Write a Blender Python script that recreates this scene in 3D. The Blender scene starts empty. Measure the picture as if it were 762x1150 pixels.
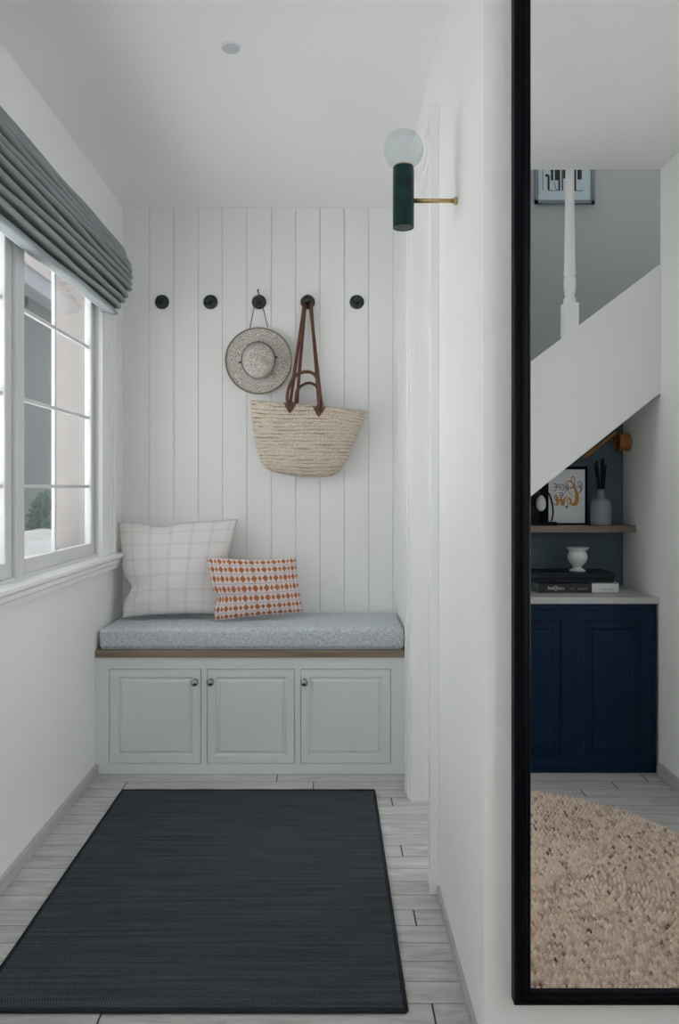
import bpy, bmesh, math, random
import numpy as np
from mathutils import Vector, Matrix
random.seed(4); rng = np.random.default_rng(4)
S = bpy.context.scene
COL = S.collection
F = 850.0; H = 1.138; VX = 370.0; VY = 547.0
MIR = 1.485                       # plane of the mirror glass
CORN = 1.4985                     # wall that carries the mirror
XL, XR, YB, ZC = -.93, .305, 3.407, 2.396   # alcove walls and ceiling
def D(x, y, Y):                   # measured point at real distance Y
    return Vector(((x-VX)/F*Y, Y, H-(y-VY)/F*Y))
def M(x, y, Yv):                  # point measured in the mirror, folded back into the room
    p = D(x, y, Yv); p.y = 2*MIR-Yv; return p

# ---------------------------------------------------------------- materials
MATS = {}
class NT:
    def __init__(s, m): s.n = m.node_tree.nodes; s.l = m.node_tree.links
    def add(s, t, **k):
        o = s.n.new(t)
        for a, b in k.items(): setattr(o, a, b)
        return o
    def math(s, op, a, b=None, c=None):
        o = s.n.new('ShaderNodeMath'); o.operation = op
        for i, v in enumerate((a, b, c)):
            if v is None: continue
            if isinstance(v, (int, float)): o.inputs[i].default_value = v
            else: s.l.new(v, o.inputs[i])
        return o.outputs[0]
    def mix(s, f, a, b):
        o = s.n.new('ShaderNodeMix'); o.data_type = 'RGBA'
        for sock, v in ((o.inputs[0], f), (o.inputs[6], a), (o.inputs[7], b)):
            if isinstance(v, (int, float)): sock.default_value = v
            elif isinstance(v, tuple): sock.default_value = (*v[:3], 1)
            else: s.l.new(v, sock)
        return o.outputs[2]
def mat(name, col, rough=.6, metal=0, var=0, vscale=20, bump=0, bscale=200, coat=0, spec=.5, stretch=(1,1,1)):
    if name in MATS: return MATS[name]
    m = bpy.data.materials.new(name); m.use_nodes = True; t = NT(m)
    b = t.n['Principled BSDF']
    b.inputs['Base Color'].default_value = (*col, 1); b.inputs['Roughness'].default_value = rough
    b.inputs['Metallic'].default_value = metal; b.inputs['Coat Weight'].default_value = coat
    b.inputs['Specular IOR Level'].default_value = spec
    tc = t.add('ShaderNodeTexCoord'); mp = t.add('ShaderNodeMapping'); mp.inputs['Scale'].default_value = stretch
    t.l.new(tc.outputs['Object'], mp.inputs[0])
    if var:
        n = t.add('ShaderNodeTexNoise'); n.inputs['Scale'].default_value = vscale; n.inputs['Detail'].default_value = 4
        t.l.new(mp.outputs[0], n.inputs['Vector'])
        lo = tuple(max(0, c*(1-var)) for c in col); hi = tuple(min(1, c*(1+var)) for c in col)
        r = t.add('ShaderNodeMapRange'); r.inputs[1].default_value = .3; r.inputs[2].default_value = .7
        t.l.new(n.outputs[0], r.inputs[0])
        t.l.new(t.mix(r.outputs[0], lo, hi), b.inputs['Base Color'])
    if bump:
        n = t.add('ShaderNodeTexNoise'); n.inputs['Scale'].default_value = bscale; n.inputs['Detail'].default_value = 3
        t.l.new(mp.outputs[0], n.inputs['Vector'])
        bp = t.add('ShaderNodeBump'); bp.inputs['Strength'].default_value = bump; bp.inputs['Distance'].default_value = .002
        t.l.new(n.outputs[0], bp.inputs['Height']); t.l.new(bp.outputs[0], b.inputs['Normal'])
    MATS[name] = m; return m

WALL = mat('wall_paint', (.875,.88,.87), .75, var=.012, vscale=3, bump=.05, bscale=300)
CEIL = mat('ceiling_paint', (.90,.90,.89), .85, bump=.04, bscale=200)
TRIM = mat('trim_paint', (.875,.88,.87), .45)
BOARD = mat('board_paint', (.84,.845,.835), .5)
CAB = mat('bench_paint', (.74,.78,.765), .42)
WINP = mat('window_paint', (.66,.665,.67), .4)
STAIR_SHADE = mat('stair_wall_shaded', (.42,.43,.43), .8, var=.02, vscale=2)  # wall paint darkened: the stair well's shade is put into the colour
ALCP = mat('alcove_paint', (.10,.145,.175), .8)
RENDER_ = mat('outside_render', (.33,.31,.30), .9, bump=.2, bscale=60)
SKIRT = mat('skirting_laminate', (.47,.45,.44), .5, var=.12, vscale=9, stretch=(1,.12,1))
GREEN = mat('green_marble', (.002,.026,.024), .35, var=.55, vscale=35, spec=.3)
BRASS = mat('brass', (.62,.45,.22), .3, metal=1)
COPPER = mat('aged_copper', (.50,.24,.10), .35, metal=1)
CHROME = mat('dark_chrome', (.35,.38,.41), .18, metal=1)
BLACK = mat('black_lacquer', (.0015,.002,.004), .45, spec=.10)
PEG = mat('black_green_peg', (.008,.020,.023), .4)
NAVY = mat('navy_paint', (.0008,.0150,.042), .5, spec=.2)
NAVYB = mat('navy_cloth', (.006,.010,.018), .75)
TOPW = mat('worktop_grey', (.50,.50,.50), .35, var=.05, vscale=30)
WOODE = mat('walnut_edge', (.235,.175,.13), .5, var=.25, vscale=14, stretch=(.15,1,3))
LEATH = mat('brown_leather', (.115,.040,.022), .42, var=.35, vscale=60, bump=.2, bscale=300)
CORD = mat('dark_cord', (.07,.035,.028), .7)
BLIND = mat('blind_fabric', (.28,.315,.32), .85, var=.10, vscale=500, bump=.25, bscale=700)
CERAM = mat('white_ceramic', (.72,.74,.74), .35)
GREYC = mat('grey_ceramic', (.20,.22,.25), .25, coat=.4)
PAPER = mat('paper_white', (.75,.77,.79), .7)
PAGES = mat('book_pages', (.45,.52,.58), .9)
BBOOK = mat('black_book_cover', (.008,.008,.01), .4)
GOLD = mat('gold_ink', (.55,.24,.03), .45)
INK = mat('black_ink', (.012,.012,.015), .7)
MATB = mat('pale_blue_mount', (.50,.58,.63), .8)
PEWT = mat('pewter_frame', (.16,.20,.23), .5)
REED = mat('black_reed', (.006,.006,.007), .8)

def plank_floor():
    m = bpy.data.materials.new('grey_oak_planks'); m.use_nodes = True; t = NT(m); b = t.n['Principled BSDF']
    tc = t.add('ShaderNodeTexCoord'); sx = t.add('ShaderNodeSeparateXYZ'); t.l.new(tc.outputs['Object'], sx.inputs[0])
    X, Y = sx.outputs[0], sx.outputs[1]
    W, L = .0738, .718
    v = t.math('DIVIDE', t.math('SUBTRACT', Y, 1.668), W)
    row = t.math('FLOOR', v); fv = t.math('FRACT', v)
    u = t.math('DIVIDE', t.math('ADD', t.math('SUBTRACT', X, .225), t.math('MULTIPLY', t.math('ADD', row, 1), L/5)), L)
    fu = t.math('FRACT', u); iu = t.math('FLOOR', u)
    ev = t.math('MINIMUM', fv, t.math('SUBTRACT', 1, fv)); eu = t.math('MINIMUM', fu, t.math('SUBTRACT', 1, fu))
    gv = t.math('LESS_THAN', ev, .024); gu = t.math('LESS_THAN', eu, .0030)
    cell = t.add('ShaderNodeCombineXYZ'); t.l.new(iu, cell.inputs[0]); t.l.new(row, cell.inputs[1])
    wn = t.add('ShaderNodeTexWhiteNoise'); t.l.new(cell.outputs[0], wn.inputs['Vector'])
    gx = t.add('ShaderNodeCombineXYZ')
    t.l.new(t.math('MULTIPLY', X, 2.2), gx.inputs[0]); t.l.new(t.math('MULTIPLY', Y, 13), gx.inputs[1]); t.l.new(t.math('MULTIPLY', wn.outputs[0], 40), gx.inputs[2])
    n = t.add('ShaderNodeTexNoise'); n.inputs['Scale'].default_value = 2.2; n.inputs['Detail'].default_value = 7; n.inputs['Distortion'].default_value = 1.2; n.inputs['Roughness'].default_value = .62
    t.l.new(gx.outputs[0], n.inputs['Vector'])
    gx2 = t.add('ShaderNodeCombineXYZ')
    t.l.new(t.math('MULTIPLY', X, 3), gx2.inputs[0]); t.l.new(t.math('MULTIPLY', Y, 9), gx2.inputs[1]); t.l.new(t.math('MULTIPLY', wn.outputs[0], 17), gx2.inputs[2])
    n2 = t.add('ShaderNodeTexNoise'); n2.inputs['Scale'].default_value = 1.6; n2.inputs['Detail'].default_value = 3
    t.l.new(gx2.outputs[0], n2.inputs['Vector'])
    r = t.add('ShaderNodeMapRange'); r.inputs[1].default_value = .33; r.inputs[2].default_value = .68; t.l.new(n.outputs[0], r.inputs[0])
    c = t.mix(r.outputs[0], (.36,.35,.345), (.62,.61,.60))
    r2 = t.add('ShaderNodeMapRange'); r2.inputs[1].default_value = .56; r2.inputs[2].default_value = .80; r2.inputs[4].default_value = .55; t.l.new(n2.outputs[0], r2.inputs[0])
    c = t.mix(r2.outputs[0], c, (.27,.255,.25))
    c = t.mix(t.math('MULTIPLY', wn.outputs[0], .30), c, (.62,.61,.60))
    c = t.mix(t.math('MULTIPLY', gv, .7), c, (.10,.095,.09))
    c = t.mix(gu, c, (.006,.006,.006))
    t.l.new(c, b.inputs['Base Color']); b.inputs['Roughness'].default_value = .42
    bp = t.add('ShaderNodeBump'); bp.inputs['Strength'].default_value = .15; bp.inputs['Distance'].default_value = .002
    t.l.new(n.outputs[0], bp.inputs['Height']); t.l.new(bp.outputs[0], b.inputs['Normal'])
    return m
FLOOR = plank_floor()

def mat_weave():
    m = bpy.data.materials.new('charcoal_herringbone_weave'); m.use_nodes = True; t = NT(m); b = t.n['Principled BSDF']
    tc = t.add('ShaderNodeTexCoord'); sx = t.add('ShaderNodeSeparateXYZ'); t.l.new(tc.outputs['Object'], sx.inputs[0])
    X, Y = sx.outputs[0], sx.outputs[1]
    ys = t.math('DIVIDE', Y, .0135)
    tri = t.math('ABSOLUTE', t.math('SUBTRACT', t.math('FRACT', ys), .5))
    a = t.math('SINE', t.math('ADD', t.math('MULTIPLY', X, 2*math.pi/.0062), t.math('MULTIPLY', tri, 2*math.pi*1.6)))
    nz = t.add('ShaderNodeTexNoise'); nz.inputs['Scale'].default_value = 420; nz.inputs['Detail'].default_value = 2; t.l.new(tc.outputs['Object'], nz.inputs['Vector'])
    mp = t.add('ShaderNodeMapping'); mp.inputs['Scale'].default_value = (1.5, 45, 1); t.l.new(tc.outputs['Object'], mp.inputs[0])
    st = t.add('ShaderNodeTexNoise'); st.inputs['Scale'].default_value = 2; st.inputs['Detail'].default_value = 3; t.l.new(mp.outputs[0], st.inputs['Vector'])
    k = t.math('ADD', t.math('MULTIPLY', a, .28), t.math('ADD', nz.outputs[0], t.math('MULTIPLY', t.math('SUBTRACT', st.outputs[0], .5), .9)))
    r = t.add('ShaderNodeMapRange'); r.inputs[1].default_value = .1; r.inputs[2].default_value = .95; t.l.new(k, r.inputs[0])
    t.l.new(t.mix(r.outputs[0], (.014,.019,.025), (.082,.098,.112)), b.inputs['Base Color'])
    b.inputs['Roughness'].default_value = .95; b.inputs['Specular IOR Level'].default_value = .15
    bp = t.add('ShaderNodeBump'); bp.inputs['Strength'].default_value = .5; bp.inputs['Distance'].default_value = .002
    t.l.new(k, bp.inputs['Height']); t.l.new(bp.outputs[0], b.inputs['Normal'])
    return m
WEAVE = mat_weave()

def heather(name, c1, c2, sc=260, bump=.5):
    m = bpy.data.materials.new(name); m.use_nodes = True; t = NT(m); b = t.n['Principled BSDF']
    tc = t.add('ShaderNodeTexCoord')
    outs = []
    for s in ((1,.25,.25), (.25,1,1)):
        mp = t.add('ShaderNodeMapping'); mp.inputs['Scale'].default_value = s; t.l.new(tc.outputs['Object'], mp.inputs[0])
        n = t.add('ShaderNodeTexNoise'); n.inputs['Scale'].default_value = sc; n.inputs['Detail'].default_value = 2; t.l.new(mp.outputs[0], n.inputs['Vector'])
        outs.append(n.outputs[0])
    k = t.math('MULTIPLY', t.math('ADD', *outs), .5)
    r = t.add('ShaderNodeMapRange'); r.inputs[1].default_value = .38; r.inputs[2].default_value = .62; t.l.new(k, r.inputs[0])
    t.l.new(t.mix(r.outputs[0], c1, c2), b.inputs['Base Color']); b.inputs['Roughness'].default_value = .95; b.inputs['Specular IOR Level'].default_value = .15
    bp = t.add('ShaderNodeBump'); bp.inputs['Strength'].default_value = bump; bp.inputs['Distance'].default_value = .0015
    t.l.new(k, bp.inputs['Height']); t.l.new(bp.outputs[0], b.inputs['Normal'])
    return m
SEAT = heather('blue_grey_heather', (.39,.435,.475), (.70,.74,.78), 230)

def uv_mat(name, fn, rough=.9, bump=.3):
    m = bpy.data.materials.new(name); m.use_nodes = True; t = NT(m); b = t.n['Principled BSDF']
    uv = t.add('ShaderNodeUVMap'); uv.uv_map = 'UVMap'; sx = t.add('ShaderNodeSeparateXYZ'); t.l.new(uv.outputs[0], sx.inputs[0])
    c, h = fn(t, sx.outputs[0], sx.outputs[1], uv.outputs[0])
    t.l.new(c, b.inputs['Base Color']); b.inputs['Roughness'].default_value = rough; b.inputs['Specular IOR Level'].default_value = .2
    if h is not None:
        bp = t.add('ShaderNodeBump'); bp.inputs['Strength'].default_value = bump; bp.inputs['Distance'].default_value = .002
        t.l.new(h, bp.inputs['Height']); t.l.new(bp.outputs[0], b.inputs['Normal'])
    return m
def diamonds(t, U, V, uv):
    v = t.math('MULTIPLY', V, 7.0); u = t.math('MULTIPLY', U, 9.3)
    fv = t.math('ABSOLUTE', t.math('SUBTRACT', t.math('FRACT', v), .5)); fu = t.math('ABSOLUTE', t.math('SUBTRACT', t.math('FRACT', u), .5))
    fu2 = t.math('ABSOLUTE', t.math('SUBTRACT', t.math('FRACT', t.math('ADD', u, .5)), .5))
    big = t.math('LESS_THAN', t.math('ADD', t.math('DIVIDE', fu, .28), t.math('DIVIDE', fv, .41)), 1)
    sm = t.math('LESS_THAN', t.math('ADD', t.math('DIVIDE', fu2, .17), t.math('DIVIDE', fv, .34)), 1)
    d = t.math('MAXIMUM', big, sm)
    line = t.math('GREATER_THAN', fv, .47)
    c = t.mix(t.math('MULTIPLY', line, .65), (.74,.67,.66), (.27,.18,.19))
    c = t.mix(d, c, (.50,.165,.055))
    nz = t.add('ShaderNodeTexNoise'); nz.inputs['Scale'].default_value = 160; t.l.new(uv, nz.inputs['Vector'])
    return c, nz.outputs[0]
ORANGE = uv_mat('orange_diamond_print', diamonds)
def checks(t, U, V, uv):
    def bands(u, k, w):
        f = t.math('ABSOLUTE', t.math('SUBTRACT', t.math('FRACT', t.math('MULTIPLY', u, k)), .5))
        r = t.add('ShaderNodeMapRange'); r.interpolation_type = 'SMOOTHSTEP'; r.inputs[1].default_value = .5-w; r.inputs[2].default_value = .5; t.l.new(f, r.inputs[0]); return r.outputs[0]
    a = t.math('MULTIPLY', t.math('ADD', bands(U, 6.5, .16), bands(V, 7, .13)), .25)
    n = t.add('ShaderNodeTexNoise'); n.inputs['Scale'].default_value = 9; t.l.new(uv, n.inputs['Vector'])
    c = t.mix(t.math('MULTIPLY', a, t.math('ADD', n.outputs[0], .35)), (.80,.775,.76), (.46,.45,.45))
    nz = t.add('ShaderNodeTexNoise'); nz.inputs['Scale'].default_value = 220; t.l.new(uv, nz.inputs['Vector'])
    h = t.math('SUBTRACT', t.math('MULTIPLY', nz.outputs[0], .5), t.math('MULTIPLY', a, 1.5))
    return c, h
CHECK = uv_mat('pale_quilted_check', checks, bump=.35)
def straw_bag(t, U, V, uv):
    mp = t.add('ShaderNodeMapping'); mp.inputs['Scale'].default_value = (90, 60, 1); t.l.new(uv, mp.inputs[0])
    n = t.add('ShaderNodeTexNoise'); n.inputs['Scale'].default_value = 1; n.inputs['Detail'].default_value = 3; t.l.new(mp.outputs[0], n.inputs['Vector'])
    mp2 = t.add('ShaderNodeMapping'); mp2.inputs['Scale'].default_value = (7, 34, 1); t.l.new(uv, mp2.inputs[0])
    n2 = t.add('ShaderNodeTexNoise'); n2.inputs['Scale'].default_value = 1; n2.inputs['Detail'].default_value = 2; t.l.new(mp2.outputs[0], n2.inputs['Vector'])
    rows = t.math('ABSOLUTE', t.math('SUBTRACT', t.math('FRACT', t.math('ADD', t.math('MULTIPLY', V, 19), t.math('MULTIPLY', n2.outputs[0], .9))), .5))
    seam = t.add('ShaderNodeMapRange'); seam.inputs[1].default_value = .34; seam.inputs[2].default_value = .5; t.l.new(rows, seam.inputs[0])
    dot = t.math('GREATER_THAN', t.math('FRACT', t.math('ADD', t.math('MULTIPLY', U, 62), t.math('MULTIPLY', V, 9.5))), .42)
    k = t.math('MULTIPLY', t.math('MULTIPLY', seam.outputs[0], t.math('ADD', t.math('MULTIPLY', dot, .6), .4)), t.math('POWER', t.math('MULTIPLY', n2.outputs[0], 1.75), 2.6))
    r = t.add('ShaderNodeMapRange'); r.inputs[1].default_value = .3; r.inputs[2].default_value = .7; t.l.new(n.outputs[0], r.inputs[0])
    c = t.mix(r.outputs[0], (.47,.385,.285), (.82,.75,.65))
    r2 = t.add('ShaderNodeMapRange'); r2.inputs[1].default_value = .45; r2.inputs[2].default_value = .75; t.l.new(n2.outputs[0], r2.inputs[0])
    c = t.mix(t.math('MULTIPLY', r2.outputs[0], .5), c, (.42,.32,.22))
    c = t.mix(k, c, (.16,.085,.035))
    h = t.math('SUBTRACT', t.math('MULTIPLY', n.outputs[0], .6), seam.outputs[0])
    return c, h
STRAW = uv_mat('woven_palm_straw', straw_bag, bump=.7)
def straw_hat(t, U, V, uv):
    tc = t.add('ShaderNodeTexCoord')
    n = t.add('ShaderNodeTexNoise'); n.inputs['Scale'].default_value = 230; n.inputs['Detail'].default_value = 3; t.l.new(tc.outputs['Object'], n.inputs['Vector'])
    w = t.math('SINE', t.math('ADD', t.math('MULTIPLY', U, 2*math.pi*64), t.math('MULTIPLY', V, 90)))
    k = t.math('ADD', n.outputs[0], t.math('MULTIPLY', w, .04))
    r = t.add('ShaderNodeMapRange'); r.inputs[1].default_value = .36; r.inputs[2].default_value = .62; t.l.new(k, r.inputs[0])
    return t.mix(r.outputs[0], (.26,.23,.20), (.73,.69,.64)), k
HATM = uv_mat('pale_hat_straw', straw_hat, bump=.5)
HATE = mat('hat_edge_binding', (.26,.22,.17), .9, var=.3, vscale=200)

def jute():
    m = bpy.data.materials.new('natural_jute'); m.use_nodes = True; t = NT(m); b = t.n['Principled BSDF']
    at = t.add('ShaderNodeAttribute'); at.attribute_name = 'fibre'
    tc = t.add('ShaderNodeTexCoord'); n = t.add('ShaderNodeTexNoise'); n.inputs['Scale'].default_value = 260; n.inputs['Detail'].default_value = 2; t.l.new(tc.outputs['Object'], n.inputs['Vector'])
    k = t.math('ADD', t.math('MULTIPLY', at.outputs['Fac'], .85), t.math('MULTIPLY', t.math('SUBTRACT', n.outputs[0], .42), .9))
    cr = t.add('ShaderNodeValToRGB'); e = cr.color_ramp.elements
    e[0].position = .0; e[0].color = (.10,.065,.045,1); e[1].position = 1; e[1].color = (.86,.74,.64,1)
    q = e.new(.3); q.color = (.45,.33,.26,1); q = e.new(.6); q.color = (.70,.57,.47,1)
    t.l.new(k, cr.inputs[0]); t.l.new(cr.outputs[0], b.inputs['Base Color']); b.inputs['Roughness'].default_value = .95; b.inputs['Specular IOR Level'].default_value = .1
    return m
JUTE = jute()

def glass(name, tint=(1,1,1), gloss=.08, diff=0, dcol=(.8,.85,.87)):
    m = bpy.data.materials.new(name); m.use_nodes = True; t = NT(m); t.n.remove(t.n['Principled BSDF'])
    out = t.n['Material Output']
    tr = t.add('ShaderNodeBsdfTransparent'); tr.inputs[0].default_value = (*tint, 1)
    gl = t.add('ShaderNodeBsdfGlossy'); gl.inputs['Roughness'].default_value = .03
    fr = t.add('ShaderNodeLayerWeight'); fr.inputs[0].default_value = .25
    mx = t.add('ShaderNodeMixShader'); t.l.new(t.math('MULTIPLY', fr.outputs[0], gloss*6), mx.inputs[0]); t.l.new(tr.outputs[0], mx.inputs[1]); t.l.new(gl.outputs[0], mx.inputs[2])
    last = mx
    if diff:
        df = t.add('ShaderNodeBsdfDiffuse'); df.inputs[0].default_value = (*dcol, 1)
        m2 = t.add('ShaderNodeMixShader'); m2.inputs[0].default_value = diff; t.l.new(mx.outputs[0], m2.inputs[1]); t.l.new(df.outputs[0], m2.inputs[2]); last = m2
    t.l.new(last.outputs[0], out.inputs[0]); return m
PANE = glass('window_glass', gloss=.05)
GLOBE = glass('clear_globe_glass', tint=(.90,.93,.94), gloss=.05, diff=.16)
m = bpy.data.materials.new('silvered_mirror'); m.use_nodes = True; t = NT(m); b = t.n['Principled BSDF']
b.inputs['Base Color'].default_value = (.90,.915,.915,1); b.inputs['Metallic'].default_value = 1; b.inputs['Roughness'].default_value = 0; SILVER = m

# ---------------------------------------------------------------- mesh helpers
def tag(o, label=None, cat=None, group=None, kind=None):
    if label: o['label'] = label
    if cat: o['category'] = cat
    if group: o['group'] = group
    if kind: o['kind'] = kind
    return o
def empty(name, loc, label, cat, group=None):
    o = bpy.data.objects.new(name, None); COL.objects.link(o); o.location = loc; o.empty_display_size = .05
    return tag(o, label, cat, group)
def emit(name, bm, m, parent=None, smooth=False, label=None):
    me = bpy.data.meshes.new(name)
    bmesh.ops.recalc_face_normals(bm, faces=bm.faces[:])
    bm.to_mesh(me); bm.free()
    ms = m if isinstance(m, (list, tuple)) else [m]
    for x in ms: me.materials.append(x)
    if smooth:
        for p in me.polygons: p.use_smooth = True
    o = bpy.data.objects.new(name, me); COL.objects.link(o)
    if parent is not None:
        # find accumulated location (all empties / things are unrotated)
        off = Vector((0,0,0)); q = parent
        while q is not None: off += q.location; q = q.parent
        me.transform(Matrix.Translation(-off)); o.parent = parent
    if label: o['label'] = label
    return o
def set_origin(o, p):
    p = Vector(p); o.data.transform(Matrix.Translation(-p)); o.location = p; return o
def box(bm, x0, x1, y0, y1, z0, z1, bev=0, seg=2):
    vs = [bm.verts.new((x, y, z)) for x in (x0, x1) for y in (y0, y1) for z in (z0, z1)]
    fs = [(0,1,3,2),(4,6,7,5),(0,4,5,1),(2,3,7,6),(0,2,6,4),(1,5,7,3)]
    faces = [bm.faces.new([vs[i] for i in f]) for f in fs]
    if bev:
        es = set(e for f in faces for e in f.edges)
        bmesh.ops.bevel(bm, geom=list(es), offset=bev, segments=seg, affect='EDGES', profile=.5)
def boxo(name, b, m, parent=None, bev=0, seg=2, smooth=False, label=None):
    bm = bmesh.new(); box(bm, *b, bev=bev, seg=seg); return emit(name, bm, m, parent, smooth, label)
def struct(name, b, m):
    bs = b if isinstance(b[0], (tuple, list)) else [b]
    bm = bmesh.new()
    for q in bs: box(bm, *q)
    return tag(emit(name, bm, m), kind='structure')
def prism(bm, pts, axis, a0, a1):
    """polygon pts (2D) extruded along axis"""
    def mk(p, a):
        if axis == 'y': return (p[0], a, p[1])
        if axis == 'x': return (a, p[0], p[1])
        return (p[0], p[1], a)
    A = [bm.verts.new(mk(p, a0)) for p in pts]; B = [bm.verts.new(mk(p, a1)) for p in pts]
    n = len(pts)
    bm.faces.new(A); bm.faces.new(B[::-1])
    for i in range(n): bm.faces.new((A[i], B[i], B[(i+1)%n], A[(i+1)%n]))
def rot_to(axis):
    return Vector((0,0,1)).rotation_difference(Vector(axis).normalized()).to_matrix()
def lathe(bm, prof, c, axis=(0,0,1), seg=40, caps=True):
    R = rot_to(axis); c = Vector(c); rings = []
    for r, h in prof:
        if r < 1e-6: rings.append([bm.verts.new(c + R @ Vector((0,0,h)))])
        else: rings.append([bm.verts.new(c + R @ Vector((r*math.cos(2*math.pi*i/seg), r*math.sin(2*math.pi*i/seg), h))) for i in range(seg)])
    for a, b in zip(rings, rings[1:]):
        for i in range(seg):
            j = (i+1) % seg
            if len(a) == 1 and len(b) == 1: continue
            if len(a) == 1: bm.faces.new((a[0], b[i], b[j]))
            elif len(b) == 1: bm.faces.new((a[i], a[j], b[0]))
            else: bm.faces.new((a[i], a[j], b[j], b[i]))
    if caps:
        for q in (rings[0], rings[-1]):
            if len(q) > 1: bm.faces.new(q)
def catmull(pts, n=8):
    P = [Vector(p) for p in pts]; P = [P[0]*2-P[1]] + P + [P[-1]*2-P[-2]]; out = []
    for i in range(1, len(P)-2):
        for k in range(n):
            s = k/n; a, b, c, d = P[i-1], P[i], P[i+1], P[i+2]
            out.append(.5*((2*b)+(c-a)*s+(2*a-5*b+4*c-d)*s*s+(3*b-a-3*c+d)*s**3))
    out.append(P[-2]); return out
def tube(bm, pts, r, seg=10, flat=1.0, up=None, rad=None):
    """round or flattened tube; flat scales the thickness across the 'up' direction"""
    pts = [Vector(p) for p in pts]; rings = []; N = None
    for i, p in enumerate(pts):
        d = (pts[min(i+1, len(pts)-1)] - pts[max(i-1, 0)]).normalized()
        if up is not None: a = d.cross(Vector(up)); a = a.normalized() if a.length > 1e-4 else Vector((1,0,0))
        else:
            if N is None: N = d.orthogonal().normalized()
            a = (N - d*N.dot(d)).normalized(); N = a
        b = d.cross(a).normalized(); rr = r if rad is None else rad[i]
        rings.append([bm.verts.new(p + a*rr*math.cos(2*math.pi*k/seg) + b*rr*flat*math.sin(2*math.pi*k/seg)) for k in range(seg)])
    for A, B in zip(rings, rings[1:]):
        for k in range(seg): bm.faces.new((A[k], A[(k+1)%seg], B[(k+1)%seg], B[k]))
    bm.faces.new(rings[0][::-1]); bm.faces.new(rings[-1])
def grid_mesh(name, P, UV, m, parent=None, close_u=False, smooth=True):
    """P[i][j] vectors -> quad grid, UV[i][j]"""
    nu, nv = len(P), len(P[0]); bm = bmesh.new(); V = [[bm.verts.new(p) for p in r] for r in P]; lay = bm.loops.layers.uv.new('UVMap')
    for i in range(nu - (0 if close_u else 1)):
        for j in range(nv-1):
            i2 = (i+1) % nu
            f = bm.faces.new((V[i][j], V[i2][j], V[i2][j+1], V[i][j+1]))
            uvs = [UV[i][j], (UV[i2][j] if i2 else (1.0, UV[i][j][1])), (UV[i2][j+1] if i2 else (1.0, UV[i][j+1][1])), UV[i][j+1]]
            for l, q in zip(f.loops, uvs): l[lay].uv = q
    return bm

# ---------------------------------------------------------------- the room shell
YBK = -2.62                                     # wall behind the camera
STY = -.03                                      # face of the stair stringer / edge of hall ceiling
XH = 1.31                                       # wall at the right of the hall
struct('floor', (-1.0, 1.41, YBK-.1, YB+.05, -.12, 0), FLOOR)
struct('ceiling', [(-1.08, .60, YBK-.1, YB+.05, ZC, ZC+.12), (.60, 1.41, STY, YB+.05, ZC, ZC+.12)], CEIL)
struct('floor_landing', (1.41, 2.72, -1.03, STY+.1, -.12, 0), FLOOR)
# window wall with its opening, plus two added unseen ones for light
WY0, WY1, WZ0, WZ1 = 1.46, 3.05, .857, 1.95
struct('wall_left', [(-1.08, XL, YBK-.1, -1.75, 0, ZC), (-1.08, XL, -.95, 0, 0, ZC), (-1.08, XL, .52, WY0, 0, ZC), (-1.08, XL, 0, .52, 0, .857), (-1.08, XL, 0, .52, 2.05, ZC), (-1.08, XL, -1.75, -.95, 0, .857), (-1.08, XL, -1.75, -.95, 2.05, ZC),
                     (-1.08, XL, WY1, YB+.05, 0, ZC), (-1.08, XL, WY0, WY1, 0, WZ0), (-1.08, XL, WY0, WY1, WZ1, ZC)], WALL)
struct('trim_outer_reveal', [(-1.10, -.971, 3.004, 3.0499, WZ0, 1.95), (-1.10, -.986, WY0+.001, 3.02, 1.9495, 1.9499), (-1.10, -.986, WY0+.001, 3.02, WZ0+.0001, WZ0+.03)], RENDER_)
# boarded end wall with grooves
bm = bmesh.new(); gs = [-.8096+.1094*k for k in range(11)]; pts = [(XL-.05, YB+.06), (XL-.05, YB)]
for g in gs: pts += [(g-.0022, YB), (g-.0012, YB+.006), (g+.0012, YB+.006), (g+.0022, YB)]
pts += [(XR+.05, YB), (XR+.05, YB+.06)]
prism(bm, pts, 'z', 0, ZC)
tag(emit('wall_back', bm, BOARD), kind='structure')
# right wall with a doorway
DY0, DY1, DZ = 2.185, 2.74, 2.10
struct('wall_right', [(XR, XR+.12, CORN, DY0, 0, ZC), (XR, XR+.12, DY1, YB+.05, 0, ZC), (XR, XR+.12, DY0, DY1, DZ, ZC)], WALL)
struct('wall_mirror', (XR+.12, 1.41, CORN, CORN+.12, 0, ZC), WALL)
struct('wall_hall', [(XH, XH+.1, STY, .44, 0, ZC), (XH, XH+.1, 1.30, CORN, 0, ZC), (XH, XH+.1, .44, 1.30, 2.05, ZC), (XH, XH+.1, -.41, STY, 0, 1.50)], WALL)
# wall behind the camera with an added, unseen glazed doorway for light
struct('wall_rear', [(XL, -.78, YBK-.1, YBK, 0, ZC), (.45, .60, YBK-.1, YBK, 0, ZC), (-.78, .45, YBK-.1, YBK, 2.2, ZC)], WALL)
struct('wall_stair_side', (.56, .60, YBK, STY, 0, ZC+1.3), WALL)
struct('wall_stair_back', (.56, 2.72, -1.03, -.93, 0, ZC+1.3), STAIR_SHADE)
struct('wall_stair_end', (2.62, 2.72, -.93, STY, 0, ZC+1.3), STAIR_SHADE)
struct('wall_stair_front', [(.60, 2.72, STY, STY+.1, ZC+.12, ZC+1.3), (XH+.1, 2.62, STY, STY+.1, 0, ZC)], WALL)
# alcove under the stairs
bm = bmesh.new(); prism(bm, [(.60,0),(XH-.001,0),(XH-.001,1.153+(XH-.002-.801)*.80),(.60,1.153+(.60-.801)*.80)], 'y', -.45, -.41)
tag(emit('wall_alcove', bm, ALCP), kind='structure')
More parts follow.
